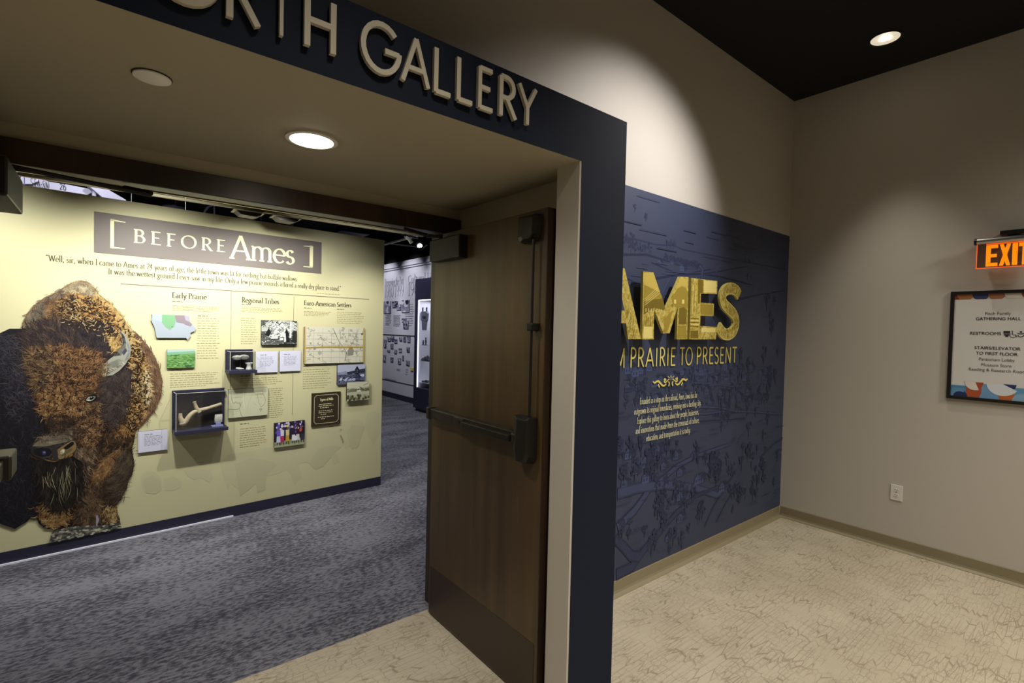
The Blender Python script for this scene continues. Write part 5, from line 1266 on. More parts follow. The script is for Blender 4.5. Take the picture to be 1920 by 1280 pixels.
b = MB(); b.prism(BW, OUT, 0.0, 0.008, '1c181b', '1f1a1c'); b.build('board', M['print'], bi)
FB = 0.0084
from mathutils import noise
fz = MB(); fk = [0]; rf = random.Random(99)
NF = 42000
def nd():
    fk[0] += 1; return FB + 0.0045*fk[0]/NF
def inside(p, poly):
    x, y = p; c = False; n = len(poly); j = n-1
    for i in range(n):
        xi, yi = poly[i]; xj, yj = poly[j]
        if (yi > y) != (yj > y) and x < (xj-xi)*(y-yi)/(yj-yi)+xi: c = not c
        j = i
    return c
def tone(c):
    r, g, b_ = lin(c); y = .4*r+.5*g+.1*b_
    return tuple(k*.88*(.86*x+.14*y) for x, k in ((r, .97), (g, 1.07), (b_, 1.0)))
def patch(poly, col): fz.poly(BW, poly, nd(), tone(col))
def fur(poly, n, ang, L, W, cols, jit=22, curl=.5, clip=None):
    us = [p[0] for p in poly]; zs = [p[1] for p in poly]; k = 0; tries = 0
    n = int(n*2.1); W *= .56; L *= .85
    cols = sorted([tone(c) for c in cols], key=sum); nc = len(cols)
    while k < n and tries < n*12:
        tries += 1
        u, z = rf.uniform(min(us), max(us)), rf.uniform(min(zs), max(zs))
        if not inside((u, z), poly): continue
        if u < -0.08: k += 1; continue
        k += 1
        u += rf.gauss(0, .010); z += rf.gauss(0, .010)
        if isinstance(ang, tuple):
            a = math.degrees(math.atan2(z-ang[2], u-ang[1])) + (0 if ang[0] == 'r' else 90)
        else: a = ang
        a = R(a + rf.gauss(0, jit)); l = L*rf.uniform(.6, 1.35); cv = rf.uniform(-curl, curl)
        pts = [(u, z)]; q = a
        for s_ in range(3):
            q += cv; pts.append((pts[-1][0]+l/3*math.cos(q), pts[-1][1]+l/3*math.sin(q)))
        if not inside(pts[-1], OUT) and rf.random() < .97: continue
        w_ = W*rf.uniform(.6, 1.3)
        fz.strip(BW, pts, [w_*.5, w_, w_*.8, w_*.12], nd(), pick(cols, nc, u, z))
def pick(cols, nc, u, z):
    # neighbouring hairs share a tone, so they read as curls and locks
    t = .5 + .62*noise.noise((u*34, z*34, 3)) + .38*noise.noise((u*80, z*60, 9)) + rf.gauss(0, .13)
    return cols[max(0, min(nc-1, int(t*nc)))]
def pic_line(pts, w_, col): fz.strip(BW, pts, [w_*.6]+[w_]*(len(pts)-2)+[w_*.4], nd(), col)

# back and rump
RUMP = [(0.6489,1.554),(0.7084,1.502),(0.7665,1.42),(0.8111,1.335),(0.8414,1.249),(0.86,1.142),(0.8545,1.047),(0.8279,0.9579),(0.7867,0.8928),(0.7431,0.8343),(0.7,0.8034),(0.7397,0.9334),(0.7711,1.075),(0.7616,1.219),(0.7305,1.363),(0.6872,1.479)]
patch(RUMP, '5d3c28')
fur(RUMP, 650, -72, .055, .007, ['6f4a31', '7d583b', '4a2e20', '8a6547', '5a3a27', '9a7654'], 14, .25)
FLANK = [(0.6098,1.643),(0.6517,1.554),(0.6886,1.477),(0.7349,1.363),(0.7675,1.219),(0.774,1.075),(0.7484,0.9326),(0.7,0.8016),(0.6688,0.7982),(0.6124,0.9103),(0.6396,1.084),(0.6741,1.223),(0.6663,1.399),(0.6378,1.539)]
patch(FLANK, '8a5a26')
fur(FLANK, 900, -95, .038, .0075, ['b07a34', 'c8964a', '7a4a1e', '5a3414', 'd6ab62', '9a6628', 'e0bd7a'], 40, .9)
fur([(0.7167,1.239),(0.7704,1.219),(0.7771,1.056),(0.7541,0.9681),(0.7318,1.077)], 160, -85, .05, .007, ['d8bd8c', 'c8a670', 'e4cfa4'], 18, .4)
fur([(0.639,1.224),(0.7383,1.238),(0.7539,1.004),(0.697,0.8484),(0.6401,0.9428)], 520, -110, .032, .006, ['4a2a10', 'c48a3c', 'd8a654', '3a2010', 'a8702c'], 45, 1.1)
# hump
HUMP = [(0.1061,1.53),(0.1084,1.58),(0.1253,1.628),(0.1573,1.685),(0.206,1.737),(0.2653,1.776),(0.3088,1.82),(0.3506,1.854),(0.3919,1.867),(0.4339,1.858),(0.4649,1.823),(0.4885,1.778),(0.539,1.729),(0.5933,1.663),(0.632,1.606),(0.6517,1.554),(0.6734,1.399),(0.6104,1.469),(0.5291,1.486),(0.4501,1.536),(0.3486,1.567),(0.2273,1.548)]
patch(HUMP, '8a5f30')
fur([(0.1061,1.53),(0.1084,1.58),(0.1253,1.628),(0.1573,1.685),(0.206,1.737),(0.2653,1.776),(0.3015,1.795),(0.287,1.696),(0.2631,1.581),(0.1921,1.531)], 480, 60, .036, .007, ['57493f', '6a5a4c', '453a34', '7a6a58', '3a302c', '86745c'], 35, .8)
fur([(0.3015,1.803),(0.3506,1.854),(0.3919,1.867),(0.4339,1.858),(0.4649,1.823),(0.4885,1.778),(0.5018,1.741),(0.4111,1.761),(0.3482,1.773)], 360, 0, .034, .006, ['a08a6c', 'b49c78', '8a7254', '7a6650', 'c0aa84', '6a5848'], 40, .8)
fur([(0.4624,1.789),(0.539,1.729),(0.5933,1.663),(0.632,1.606),(0.6574,1.54),(0.6734,1.399),(0.6102,1.539),(0.542,1.641),(0.4756,1.706)], 560, -58, .036, .007, ['b8904e', 'cba55e', '9a7238', 'dab870', '8a6430', 'c29a54'], 30, .7)
fur([(0.2629,1.711),(0.3483,1.765),(0.4756,1.74),(0.5689,1.642),(0.6102,1.539),(0.5694,1.486),(0.4762,1.503),(0.3862,1.552),(0.2994,1.566)], 1100, -70, .030, .0085, ['b87a2c', 'd09a40', '7a4816', 'c88c34', '5a3410', 'e0b25a', '96601f', '4a2a10'], 60, 1.2)
fur([(0.2154,1.708),(0.3483,1.765),(0.3609,1.634),(0.2994,1.55),(0.2155,1.58)], 360, -60, .032, .008, ['6e4a26', '4c321e', '8a5e2c', '3c2818', 'a06c30'], 50, 1.0)
# dark left side and chest
LEFT = [(-0.3295,1.35),(-0.2046,1.48),(-0.0623,1.509),(0.0014,1.5),(0.045,1.529),(0.1027,1.53),(0.1688,1.531),(0.2157,1.339),(0.1806,1.179),(0.2041,0.9838),(0.2398,0.85),(0.146,0.7331),(0.1576,0.6026),(0.2044,0.4316),(0.1693,0.2768),(0.1461,0.2856),(0.0958,0.2433),(0.0687,0.2278),(0.0004,0.2798),(-0.3325,0.4556)]
patch(LEFT, '1d191f')
fur(LEFT, 1500, -80, .06, .007, ['221d24', '18151a', '2e2830', '1a1619', '35303a', '141216'], 30, .5)
fur([(0.0014,1.482),(0.1231,1.514),(0.1922,1.339),(0.169,1.115),(0.1004,0.8985),(0.0447,0.9988)], 240, 150, .05, .004, ['3c3440', '47404c', '2c2630', '544a52'], 30, .5)
CHEST = [(0.3881,0.5625),(0.4521,0.7221),(0.5853,0.8083),(0.6971,0.8037),(0.6918,0.7241),(0.6764,0.655),(0.6895,0.5781),(0.6842,0.4896),(0.6561,0.427),(0.6479,0.3717),(0.6174,0.3107),(0.5899,0.2637),(0.597,0.2057),(0.6125,0.1348),(0.351,0.1151),(0.3506,0.3677)]
patch(CHEST, '2e1e16')
fur(CHEST, 900, -105, .055, .007, ['3a2619', '4a3020', '241812', '5a3c26', '1c1310', '6a4a2e'], 22, .5)
fur([(0.452,0.7562),(0.5853,0.8083),(0.6971,0.802),(0.6918,0.7063),(0.6696,0.6027),(0.5858,0.6683),(0.505,0.6113)], 480, 40, .05, .006, ['1a1210', '2a1c14', '5a3a20', '7a5026', '14100e', '3a2618'], 28, .5)
fur([(0.5712,0.9493),(0.697,0.8484),(0.6973,0.777),(0.5717,0.7751)], 300, -80, .04, .007, ['6a4420', '9a6a2c', '3a2414', 'b8843c', '4c3018'], 40, .8)
fur([(0.4722,0.5308),(0.5317,0.6243),(0.6203,0.6633),(0.6275,0.6004),(0.532,0.5028),(0.4789,0.4608)], 320, -120, .045, .006, ['8c5e30', '9c6c3a', '6a4422', '5a3a20', 'b0844e'], 20, .4)
fur([(0.5189,0.4011),(0.5589,0.5328),(0.6413,0.6248),(0.6867,0.5642),(0.6814,0.4901),(0.6533,0.424),(0.6451,0.3723),(0.6146,0.3113),(0.5734,0.285)], 520, ('t', [(0.5318,0.5723)][0][0], [(0.5318,0.5723)][0][1]), .06, .006, ['4a382a', '3a2c22', '5c4836', '2a201a', '6a5642'], 14, .3)
fur([(0.3884,0.4273),(0.4789,0.4608),(0.5057,0.3345),(0.4864,0.1313),(0.4146,0.1325),(0.4014,0.2889)], 460, -88, .06, .006, ['5a402a', '745436', '3a281c', '8a6844', '2c1f17'], 18, .4)
fur([(0.1809,0.3715),(0.2462,0.39),(0.3034,0.3695),(0.3357,0.2871),(0.3259,0.2224),(0.2767,0.1929),(0.2284,0.1935),(0.1869,0.24)], 420, -60, .035, .008, ['a07840', 'b48a50', '7a4e22', '4a2e18', 'd8ac64', '8a5a28', '2c1c14'], 50, .9)
fur([(0.522,0.2615),(0.5734,0.2674),(0.5928,0.2102),(0.6013,0.1552),(0.5331,0.1456)], 170, -85, .04, .007, ['c0965a', 'a87c44', '6a4a2a', 'd6b27a', '4a3220'], 25, .5)
pic_line([(0.4795,0.2194),(0.4849,0.1836),(0.4771,0.1371)], .016, '9a94a0')
# face
HEAD = [(0.1061,1.483),(0.1688,1.531),(0.2273,1.564),(0.3116,1.558),(0.3861,1.568),(0.4761,1.536),(0.5693,1.504),(0.6105,1.452),(0.5835,1.348),(0.5163,1.281),(0.51,1.195),(0.4904,1.094),(0.5173,0.9543),(0.5044,0.8181),(0.4586,0.7041),(0.4458,0.6037),(0.3883,0.478),(0.2885,0.5467),(0.2162,0.625),(0.1402,0.6858),(0.1437,0.7655),(0.216,0.8366),(0.2041,0.9838),(0.1806,1.115),(0.1459,1.276)]
patch(HEAD, '3d2516')
fur([(0.1061,1.483),(0.1688,1.531),(0.2273,1.564),(0.3116,1.558),(0.3861,1.568),(0.4761,1.536),(0.4246,1.401),(0.2996,1.369),(0.1689,1.339)], 1100, ('r', [(0.3491,1.253)][0][0], [(0.3491,1.253)][0][1]), .065, .0065, ['2c2024', '3c2c2a', '221a1e', '4e3a30', '6a4e3a', '2a1f20'], 14, .35)
fur([(0.3988,1.552),(0.5023,1.554),(0.5967,1.478),(0.6038,1.409),(0.5429,1.331),(0.4767,1.316),(0.4118,1.435)], 620, ('r', [(0.4766,1.35)][0][0], [(0.4766,1.35)][0][1]), .055, .007, ['1e171b', '2e2428', '181318', '3e3034', '4c3a38'], 16, .35)
fur([(0.5157,1.486),(0.6104,1.487),(0.6107,1.382),(0.5563,1.366)], 120, 60, .045, .006, ['c89a48', '8a6028', 'dab466', '3a2a20'], 22, .4)
fur([(0.1344,1.372),(0.2996,1.402),(0.4765,1.367),(0.5164,1.246),(0.4773,1.095),(0.3873,0.9666),(0.2517,0.9303),(0.2041,1),(0.1748,1.147)], 1700, ('r', [(0.3869,1.201)][0][0], [(0.3869,1.201)][0][1]), .045, .0065, ['6a4322', '8a5a2c', '4a2c18', '9c6a34', '3a2214', '7a4e28', 'a87840'], 28, .6)
fur([(0.1344,1.372),(0.2274,1.403),(0.2754,1.272),(0.2277,1.111),(0.1806,1.115)], 420, ('r', [(0.3869,1.201)][0][0], [(0.3869,1.201)][0][1]), .06, .006, ['5a4028', '3c2a1e', '7a5a38', '2a1e1a', '957048'], 16, .4)
fur([(0.1982,1.113),(0.3494,1.103),(0.3873,0.9666),(0.3002,0.8922),(0.2278,0.9165),(0.1923,1.017)], 620, ('r', [(0.3493,1.137)][0][0], [(0.3493,1.137)][0][1]), .034, .008, ['8f6230', 'a87640', '6a4420', '7a5028', '4a2e16', 'b88e54'], 55, 1.1)
fur([(0.349,1.302),(0.5032,1.247),(0.497,1.093),(0.4126,1.032),(0.3618,1.136)], 560, -60, .03, .0065, ['6e4522', '8c5c2e', '4a2c16', 'a87440', '3a2214'], 60, 1.1)
fur([(0.3872,1.017),(0.4906,1.025),(0.5043,0.8525),(0.4586,0.7041),(0.4004,0.7631),(0.3749,0.8672)], 560, -70, .038, .0065, ['7a5030', '946640', '5a3a22', 'ac7e52', '4a2e1c'], 28, .6)
fur([(0.3752,0.7161),(0.4521,0.7051),(0.4498,0.603),(0.4074,0.4744),(0.3629,0.5333)], 340, -82, .06, .0055, ['6a4e38', '8a6a4e', '4a3628', 'a08064', '3a2a20'], 12, .3)
fur([(0.2278,0.9653),(0.3622,0.9355),(0.3749,0.8337),(0.276,0.8127),(0.2219,0.8359)], 300, -100, .035, .007, ['2c1e18', '3c281c', '5a3a20', '1e1614'], 30, .5)
# dark gaps between the curls, then the bright tips
LO, HI = ['9a6c3c', 'ab7c46', '8a5e34'], ['d0a868', 'b88a4c', 'd8b880']
for reg, an_, n_, hi in (([(0.1344,1.372),(0.2996,1.402),(0.4765,1.367),(0.5164,1.246),(0.4773,1.095),(0.3873,0.9666),(0.2517,0.9303),(0.2041,1),(0.1748,1.147)], ('r', [(0.3869,1.201)][0][0], [(0.3869,1.201)][0][1]), 230, LO), ([(0.2629,1.711),(0.3483,1.765),(0.4756,1.74),(0.5689,1.642),(0.6102,1.539),(0.5694,1.486),(0.4762,1.503),(0.3862,1.552),(0.2994,1.566)], -70, 200, HI),
                    ([(0.6098,1.643),(0.6517,1.554),(0.6886,1.477),(0.7349,1.363),(0.7675,1.219),(0.774,1.075),(0.7484,0.9326),(0.7,0.8016),(0.6688,0.7982),(0.6124,0.9103),(0.6396,1.084),(0.6741,1.223),(0.6663,1.399)], -95, 200, HI), ([(0.3872,1.017),(0.4906,1.025),(0.5043,0.8525),(0.4586,0.7041),(0.4004,0.7631),(0.3749,0.8672)], -70, 80, LO)):
    fur(reg, n_, an_, .030, .009, ['2c1b10', '3a2414', '20140c'], 45, 1.1)
    fur(reg, int(n_*.35), an_, .026, .0055, hi, 45, 1.1)
# ear tuft behind the horn
EAR = [(0.51,1.195),(0.5703,1.21),(0.6389,1.259),(0.674,1.24),(0.6676,1.082),(0.6401,0.9428),(0.5988,0.8592),(0.5512,0.8471),(0.5173,0.9543),(0.497,1.076)]
patch(EAR, '2a1e1c')
fur(EAR, 560, -100, .06, .006, ['2e2224', '3c2e2c', '1e1618', '4c3c38', '5c4a40'], 26, .5)
# muzzle
def oval(cx, cz, rx, rz, rot, col, n=18):
    c_, s_ = math.cos(R(rot)), math.sin(R(rot))
    fz.poly(BW, [(cx+rx*math.cos(t)*c_-rz*math.sin(t)*s_, cz+rx*math.cos(t)*s_+rz*math.sin(t)*c_) for t in [2*PI*i/n for i in range(n)]], nd(), col)
MUZ = smooth_line([(0.1402,0.7339),(0.146,0.7683),(0.1808,0.8022),(0.2639,0.8192),(0.325,0.8148),(0.3574,0.7823),(0.3726,0.74),(0.3676,0.6971),(0.3401,0.6611),(0.2822,0.6371),(0.246,0.6364),(0.1925,0.6646),(0.1518,0.6969),(0.1402,0.7339)], 5)
patch(MUZ, '2b2428')
fur(MUZ, 130, 8, .022, .003, ['6c5c4a', '4c4038', '82705a', '3c3230'], 30, .5)
patch(smooth_line([(0.1506,0.7581),(0.1866,0.7918),(0.2639,0.8077),(0.3275,0.8028),(0.3499,0.7766),(0.3127,0.7616),(0.2579,0.7527),(0.2042,0.7472),(0.1506,0.7581)], 4), '7c6c56')
patch(smooth_line([(0.2161,0.7716),(0.2699,0.7938),(0.325,0.7899),(0.3399,0.7746),(0.3004,0.7633),(0.2519,0.7568),(0.2161,0.7716)], 4), 'a8947a')
patch(smooth_line([(0.2712,0.7146),(0.3029,0.7398),(0.3499,0.7666),(0.3688,0.7372),(0.3638,0.6976),(0.3302,0.666),(0.2883,0.6493),(0.2737,0.6714),(0.2712,0.7146)], 4), '8e6c3e')
patch(smooth_line([(0.281,0.7033),(0.3029,0.7232),(0.3301,0.7226),(0.35,0.7097),(0.3301,0.6826),(0.2956,0.668),(0.281,0.7033)], 4), 'c0a06a'); patch(smooth_line([(0.2858,0.7026),(0.3005,0.7153),(0.3103,0.7056),(0.303,0.6834),(0.2895,0.6822),(0.2858,0.7026)], 4), 'e0d2b0')
patch(smooth_line([(0.3029,0.7232),(0.3276,0.7463),(0.3499,0.7599),(0.3575,0.7421),(0.34,0.7245),(0.3177,0.7111),(0.3029,0.7232)], 4), '1a1210')
patch(smooth_line([(0.1575,0.7314),(0.1866,0.7433),(0.228,0.7308),(0.2447,0.7087),(0.234,0.6809),(0.1925,0.6808),(0.1599,0.7053),(0.1575,0.7314)], 4), '1c171c'); patch(smooth_line([(0.1949,0.7161),(0.209,0.7205),(0.2185,0.7094),(0.2137,0.6905),(0.1996,0.6927),(0.1949,0.7161)], 4), '4a4478'); patch(smooth_line([(0.2019,0.7118),(0.2114,0.7137),(0.2137,0.7036),(0.2055,0.7016),(0.2019,0.7118)], 4), '8a86b4')
patch(smooth_line([(0.2471,0.7444),(0.2688,0.7314),(0.2761,0.6809),(0.2713,0.6487),(0.2544,0.6482),(0.2447,0.694),(0.2471,0.7444)], 4), '3a2e2a')
patch(smooth_line([(0.2067,0.6624),(0.258,0.641),(0.303,0.647),(0.3501,0.6763),(0.3352,0.6485),(0.2592,0.6277),(0.2067,0.6624)], 4), '8c5c24')
fur(smooth_line([(0.1691,0.807),(0.2638,0.8339),(0.3373,0.8515),(0.3574,0.799),(0.2639,0.806),(0.1808,0.7829),(0.1691,0.807)], 3), 150, -20, .03, .005, ['4c3a2e', '6a5240', '8a745c', '3a2c24'], 30, .6)
# beard
BEARD = [(0.1692,0.6651),(0.258,0.6344),(0.3501,0.6612),(0.4008,0.6111),(0.4074,0.4914),(0.3758,0.3792),(0.3257,0.3396),(0.2644,0.3366),(0.2163,0.3964),(0.1809,0.5175)]
patch(BEARD, '15110f')
fur(BEARD, 600, -92, .09, .0065, ['191411', '221a16', '0f0c0b', '2e241e', '3c2e26'], 10, .3)
fur([(0.1867,0.6137),(0.3753,0.6152),(0.382,0.4624),(0.3381,0.3871),(0.2282,0.443)], 18, -90, .11, .0036, ['a8946c', 'c8b890', '7a684a', '988660'], 5, .18)
# horn
patch([(0.5032,1.247),(0.5097,1.278),(0.543,1.318),(0.5861,1.358),(0.6161,1.417),(0.6187,1.473),(0.6033,1.528),(0.6324,1.501),(0.6549,1.456),(0.6678,1.399),(0.6638,1.343),(0.6388,1.286),(0.6044,1.24),(0.5635,1.207),(0.5192,1.202)], 'a39c8c')
patch([(0.5699,1.34),(0.597,1.375),(0.6189,1.426),(0.6187,1.473),(0.6061,1.522),(0.6297,1.487),(0.641,1.435),(0.6356,1.382),(0.6109,1.347)], '3e3852')
patch([(0.5085,1.254),(0.5457,1.297),(0.5972,1.322),(0.6318,1.309),(0.6043,1.26),(0.5594,1.228),(0.5192,1.219)], 'c9c3b0'); patch([(0.6437,1.452),(0.6607,1.413),(0.6637,1.355),(0.6443,1.308),(0.6331,1.312),(0.6524,1.371)], 'cfc8d0'); patch([(0.6177,1.373),(0.6384,1.399),(0.6468,1.378),(0.6247,1.347)], '55506a')
for k in range(26):
    t = rf.random(); u0_, z0_ = [(0.5165,1.233)][0]; u1_, z1_ = [(0.618,1.295)][0]
    pic_line([(u0_+(u1_-u0_)*t+rf.uniform(-.01, .01), z0_+(z1_-z0_)*t+rf.uniform(-.012, .014)), (u0_+(u1_-u0_)*t+.012, z0_+(z1_-z0_)*t-.006), (u0_+(u1_-u0_)*t+.022, z0_+(z1_-z0_)*t-.012)], .003, rf.choice(['8c8476', 'dcd6c4', '6e685e', 'b8b0a0']))
fur([(0.4965,1.281),(0.519,1.298),(0.5299,1.194),(0.4967,1.187)], 60, 60, .03, .005, ['6a4a2a', 'b08a58', '3a2618'], 40, .6)
# eye
fur([(0.4061,1.106),(0.4838,1.115),(0.4904,1.083),(0.4126,1.075)], 40, 20, .03, .005, ['2c1c12', '6a4828', '4a3018'], 14, .3)
fur([(0.4063,1.022),(0.4774,1.02),(0.4841,0.9711),(0.4128,0.9642)], 50, -20, .03, .005, ['a87e52', '6a4a2c', '3c281a'], 18, .3)
patch(smooth_line([(0.4101,1.037),(0.4254,1.061),(0.4538,1.076),(0.4773,1.069),(0.48,1.05),(0.4643,1.029),(0.4332,1.022),(0.4101,1.037)], 4), '17100c'); patch(smooth_line([(0.4178,1.04),(0.4331,1.059),(0.4564,1.065),(0.4721,1.059),(0.4604,1.04),(0.4384,1.031),(0.4178,1.04)], 4), 'f0e8da')
patch(smooth_line([(0.4383,1.046),(0.4435,1.06),(0.4551,1.064),(0.4617,1.055),(0.4552,1.044),(0.4461,1.039),(0.4383,1.046)], 4), '120c0a'); patch([(0.4448,1.06),(0.4512,1.064),(0.4539,1.056),(0.4474,1.053)], 'ffffff')
# gravel under the hooves
GRV = [(0.2345,0.0882),(0.2428,0.1437),(0.267,0.1705),(0.3384,0.1722),(0.5063,0.1402),(0.6097,0.139),(0.6182,0.0943)]
patch(GRV, '55524a')
for k in range(260):
    us = [p[0] for p in GRV]; zs = [p[1] for p in GRV]
    u, z = rf.uniform(min(us), max(us)), rf.uniform(min(zs), max(zs))
    if not inside((u, z), GRV): continue
    r_ = rf.uniform(.006, .014)
    fz.poly(BW, [(u+r_*math.cos(t)*rf.uniform(.6, 1.2), z+r_*.6*math.sin(t)*rf.uniform(.6, 1.1)) for t in (0, 1, 2, 3.1, 4.2, 5.2)], nd(), rf.choice(['8c8878', '2c2a28', 'a8a490', '6a675c', 'c4c0a8', '3c3a36']))
fo = fz.build('fur_print', M['print'], bi)
tag(fo, 'printed shaggy fur, horn, eye and muzzle', kind='stuff')

# ------------------------------------------------------------------ far gallery wall on the right
fwl = thing('wall_exhibit', (4.98, 10, 0), 'pale exhibit wall of small photographs far inside the gallery', 'wall', kind='structure')
b = MB(); b.bx(4.982, 5.0, 6.0, 13.3, 0.12, 2.90); b.build('panel', M['farwall'], fwl)
b = MB(); b.bx(4.94, 5.0, 6.0, 13.3, 2.90, 3.01); b.bx(4.96, 5.0, 6.0, 13.3, 2.86, 2.90); b.build('cornice', M['farwall'], fwl)
b = MB(); b.bx(4.965, 5.0, 6.0, 13.3, 0.0, 0.12); b.build('baseboard', M['navy_base'], fwl)
b = MB(); b.bx(4.974, 4.983, 6.0, 13.3, 1.405, 1.425); b.bx(4.974, 4.983, 6.0, 13.3, 0.375, 0.39); b.build('rail', M['alu'], fwl)
def rz(x, y): return (715+x*.25, 480+y*.25)
tw_ = MB()
q = [(-10.86,2.534),(-9.929,2.577),(-9.73,2.514),(-9.398,2.529)]
write(tw_, RW, 'Preserving the Past', q[0][0], q[1][0], (q[0][1]+q[1][1])/2-.02, .15, .004, thick=.11, thin=.06, space=.02)
write(tw_, RW, 'Cultural Life', q[2][0], q[2][0]+1.15, (q[0][1]+q[1][1])/2-.02, .15, .004, thick=.11, thin=.06, space=.02)
q = [(-10.85,2.283),(-9.919,2.307),(-9.721,2.288),(-9.095,2.306)]
write(tw_, RW, '1980 1999', q[0][0], q[1][0], (q[0][1]+q[1][1])/2-.03, .27, .004, thick=.065, thin=.035, space=.02)
write(tw_, RW, '1900', q[2][0], q[2][0]+.62, (q[0][1]+q[1][1])/2-.03, .27, .004, thick=.065, thin=.035, space=.02)
tag(tw_.build('title', M['farink'], fwl), 'grey wall titles Preserving the Past 1980 to 1999')
gb = MB()
for s_, (q, n_) in enumerate((([(-10.81,1.877),(-10.49,1.623)], 7), ([(-10.39,1.862),(-10.04,1.604)], 8), ([(-9.836,2.098),(-9.432,1.61)], 10), ([(-10.19,0.6841),(-9.978,0.63)], 2), ([(-9.757,0.7164),(-9.653,0.5653)], 3), ([(-10.78,0.4186),(-10.15,0.381)], 3))):
    greek(gb, RW, q[0][0], q[1][0], q[0][1], q[1][1], n_, .004, .012, seed=s_)
gb.build('body_text', M['farink'], fwl, None) if False else tag(gb.build('body_text', M['farink'], fwl), None, kind='stuff')
RP = [([(-10.9,2.174),(-10.53,1.899)], 'light grey photograph of a leaning figure high on the far wall, nearest the partition'), ([(-10.46,2.161),(-10.19,2.025)], 'small dark photograph in the top row of the far wall'), ([(-10.24,2.084),(-10.03,1.964)], 'pale square photograph in the top row of the far wall'),
      ([(-9.989,2.171),(-9.633,1.912)], 'tall grey portrait in the top row beside the navy case'), ([(-9.896,1.72),(-9.668,1.562)], 'dark portrait with a white figure under the top row'), ([(-9.973,1.778),(-9.771,1.709)], 'thin pale print above the dark portrait')]
SMALL = [(-10.87, 1.296, -10.734, 1.117), (-10.674, 1.348, -10.519, 1.274), (-10.483, 1.398, -10.343, 1.283), (-10.332, 1.328, -10.183, 1.238), (-10.072, 1.37, -9.954, 1.292), (-9.895, 1.386, -9.767, 1.281), (-9.71, 1.397, -9.572, 1.277), (-10.503, 1.217, -10.376, 1.109), (-10.676, 1.065, -10.536, 1.029), (-10.322, 1.09, -10.187, 1.008), (-10.101, 1.13, -9.957, 1.049), (-9.725, 1.169, -9.588, 1.073), (-10.884, 0.941, -10.75, 0.789), (-10.504, 0.907, -10.365, 0.814), (-10.131, 0.911, -9.985, 0.786), (-9.929, 0.981, -9.85, 0.882), (-9.738, 0.883, -9.589, 0.791), (-9.527, 0.745, -9.419, 0.686)]
ROWS = []
def far_photo(u0, z0, u1, z1, label, seed, grp=None):
    lo, hi = min(z0, z1), max(z0, z1)
    t = thing('wall_photo', (4.975, -(u0+u1)/2, lo), label, 'photo', 'photographs on the far gallery wall')
    rr = random.Random(seed); b = MB(); b.box(RW, u0, u1, lo, hi, -0.002, 0.012, '55556a', '8a8a9e'); b.build('board', M['print'], t)
    b = MB()
    for k in range(7):
        a, c = rr.uniform(u0, u1), rr.uniform(lo, hi); ra, rc = (u1-u0)*rr.uniform(.12, .3), (hi-lo)*rr.uniform(.12, .3)
        b.poly(RW, [(min(max(a+ra*math.cos(q), u0), u1), min(max(c+rc*math.sin(q), lo), hi)) for q in (0, 1.05, 2.1, 3.14, 4.2, 5.2)], 0.0125+k*0.0002, rr.choice(['3e3e50', '5a5a70', 'b4b4c6', '2c2c3a', 'c8c8d8', '77778c']))
    tag(b.build('print', M['print'], t), None, kind='stuff')
for k, (q, lab) in enumerate(RP):
    far_photo(q[0][0], q[0][1], q[1][0], q[1][1], lab, k)
gp = ['upper row below the rail', 'middle row', 'lower row']
cnt = {}
ordn = ['first', 'second', 'third', 'fourth', 'fifth', 'sixth', 'seventh']
for k, q in enumerate(sorted(SMALL[:-1], key=lambda s: s[0])):
    r_ = 0 if q[1] > 1.23 else (1 if q[1] > 1.0 else 2)
    i = cnt.get(r_, 0); cnt[r_] = i+1
    far_photo(*q, 'tiny far-wall print, %s, %s one out from the partition' % (gp[r_], ordn[i]), 40+k)
q = SMALL[-1]
t = thing('wall_plaque', (4.975, -(q[0]+q[2])/2, q[3]), 'small gold plaque on the far wall beside the navy case', 'plaque')
b = MB(); b.box(RW, q[0], q[2], q[3], q[1], 0, .015); b.build('plate', M['gold'], t)

# ------------------------------------------------------------------ navy lit cabinet
kc = thing('display_cabinet', (4.79, 7.6, 0), 'tall navy display cabinet with a bright lit interior beside the far wall', 'display case')
Y0, Y1 = 6.4, 8.685; w0, w1, wz0, wz1 = 6.6, 8.585, 0.45, 2.12
b = MB(); b.bx(4.6, 4.98, w1, Y1, .055, 2.515); b.bx(4.6, 4.98, Y0, w0, .055, 2.515); b.bx(4.6, 4.98, w0, w1, wz1, 2.515); b.bx(4.6, 4.98, w0, w1, .055, wz0)
b.build('cabinet_body', M['case_navy'], kc, bevel=.003)
b = MB(); b.bx(4.64, 4.98, Y0+.02, Y1-.03, 0, .055); b.build('toe_kick', M['navy_base'], kc)
b = MB(); b.bx(4.95, 4.975, w0, w1, wz0, wz1); b.bx(4.61, 4.95, w1-.012, w1-.001, wz0, wz1); tag(b.build('white_lining', M['shelf'], kc), 'white interior lining')
b = MB(); b.bx(4.612, 4.618, w1-.035, w1-.013, wz0+.01, wz1-.01); b.bx(4.612, 4.63, w0, w1-.04, wz1-.02, wz1-.004); tag(b.build('light_strip', M['led'], kc), 'glowing white light strip')
for z in (1.54, 1.26, .966, .558):
    b = MB(); b.bx(4.66, 4.95, w0, w1-.014, z-.008, z); b.build('shelf', M['shelf'] if z < .6 else M['glass'], kc)
b = MB(); b.bx(4.604, 4.609, w0, w1, wz0, wz1); tag(b.build('glass_front', M['glass'], kc), 'clear glass front')
la = bpy.data.lights.new('lamp_cabinet', 'AREA'); la.energy = 7; la.shape = 'RECTANGLE'; la.size = .25; la.size_y = 1.8; la.color = (.9, .9, 1.0)
lo_ = bpy.data.objects.new('lamp_cabinet', la); COL.objects.link(lo_); lo_.location = (4.78, 7.6, 2.10)

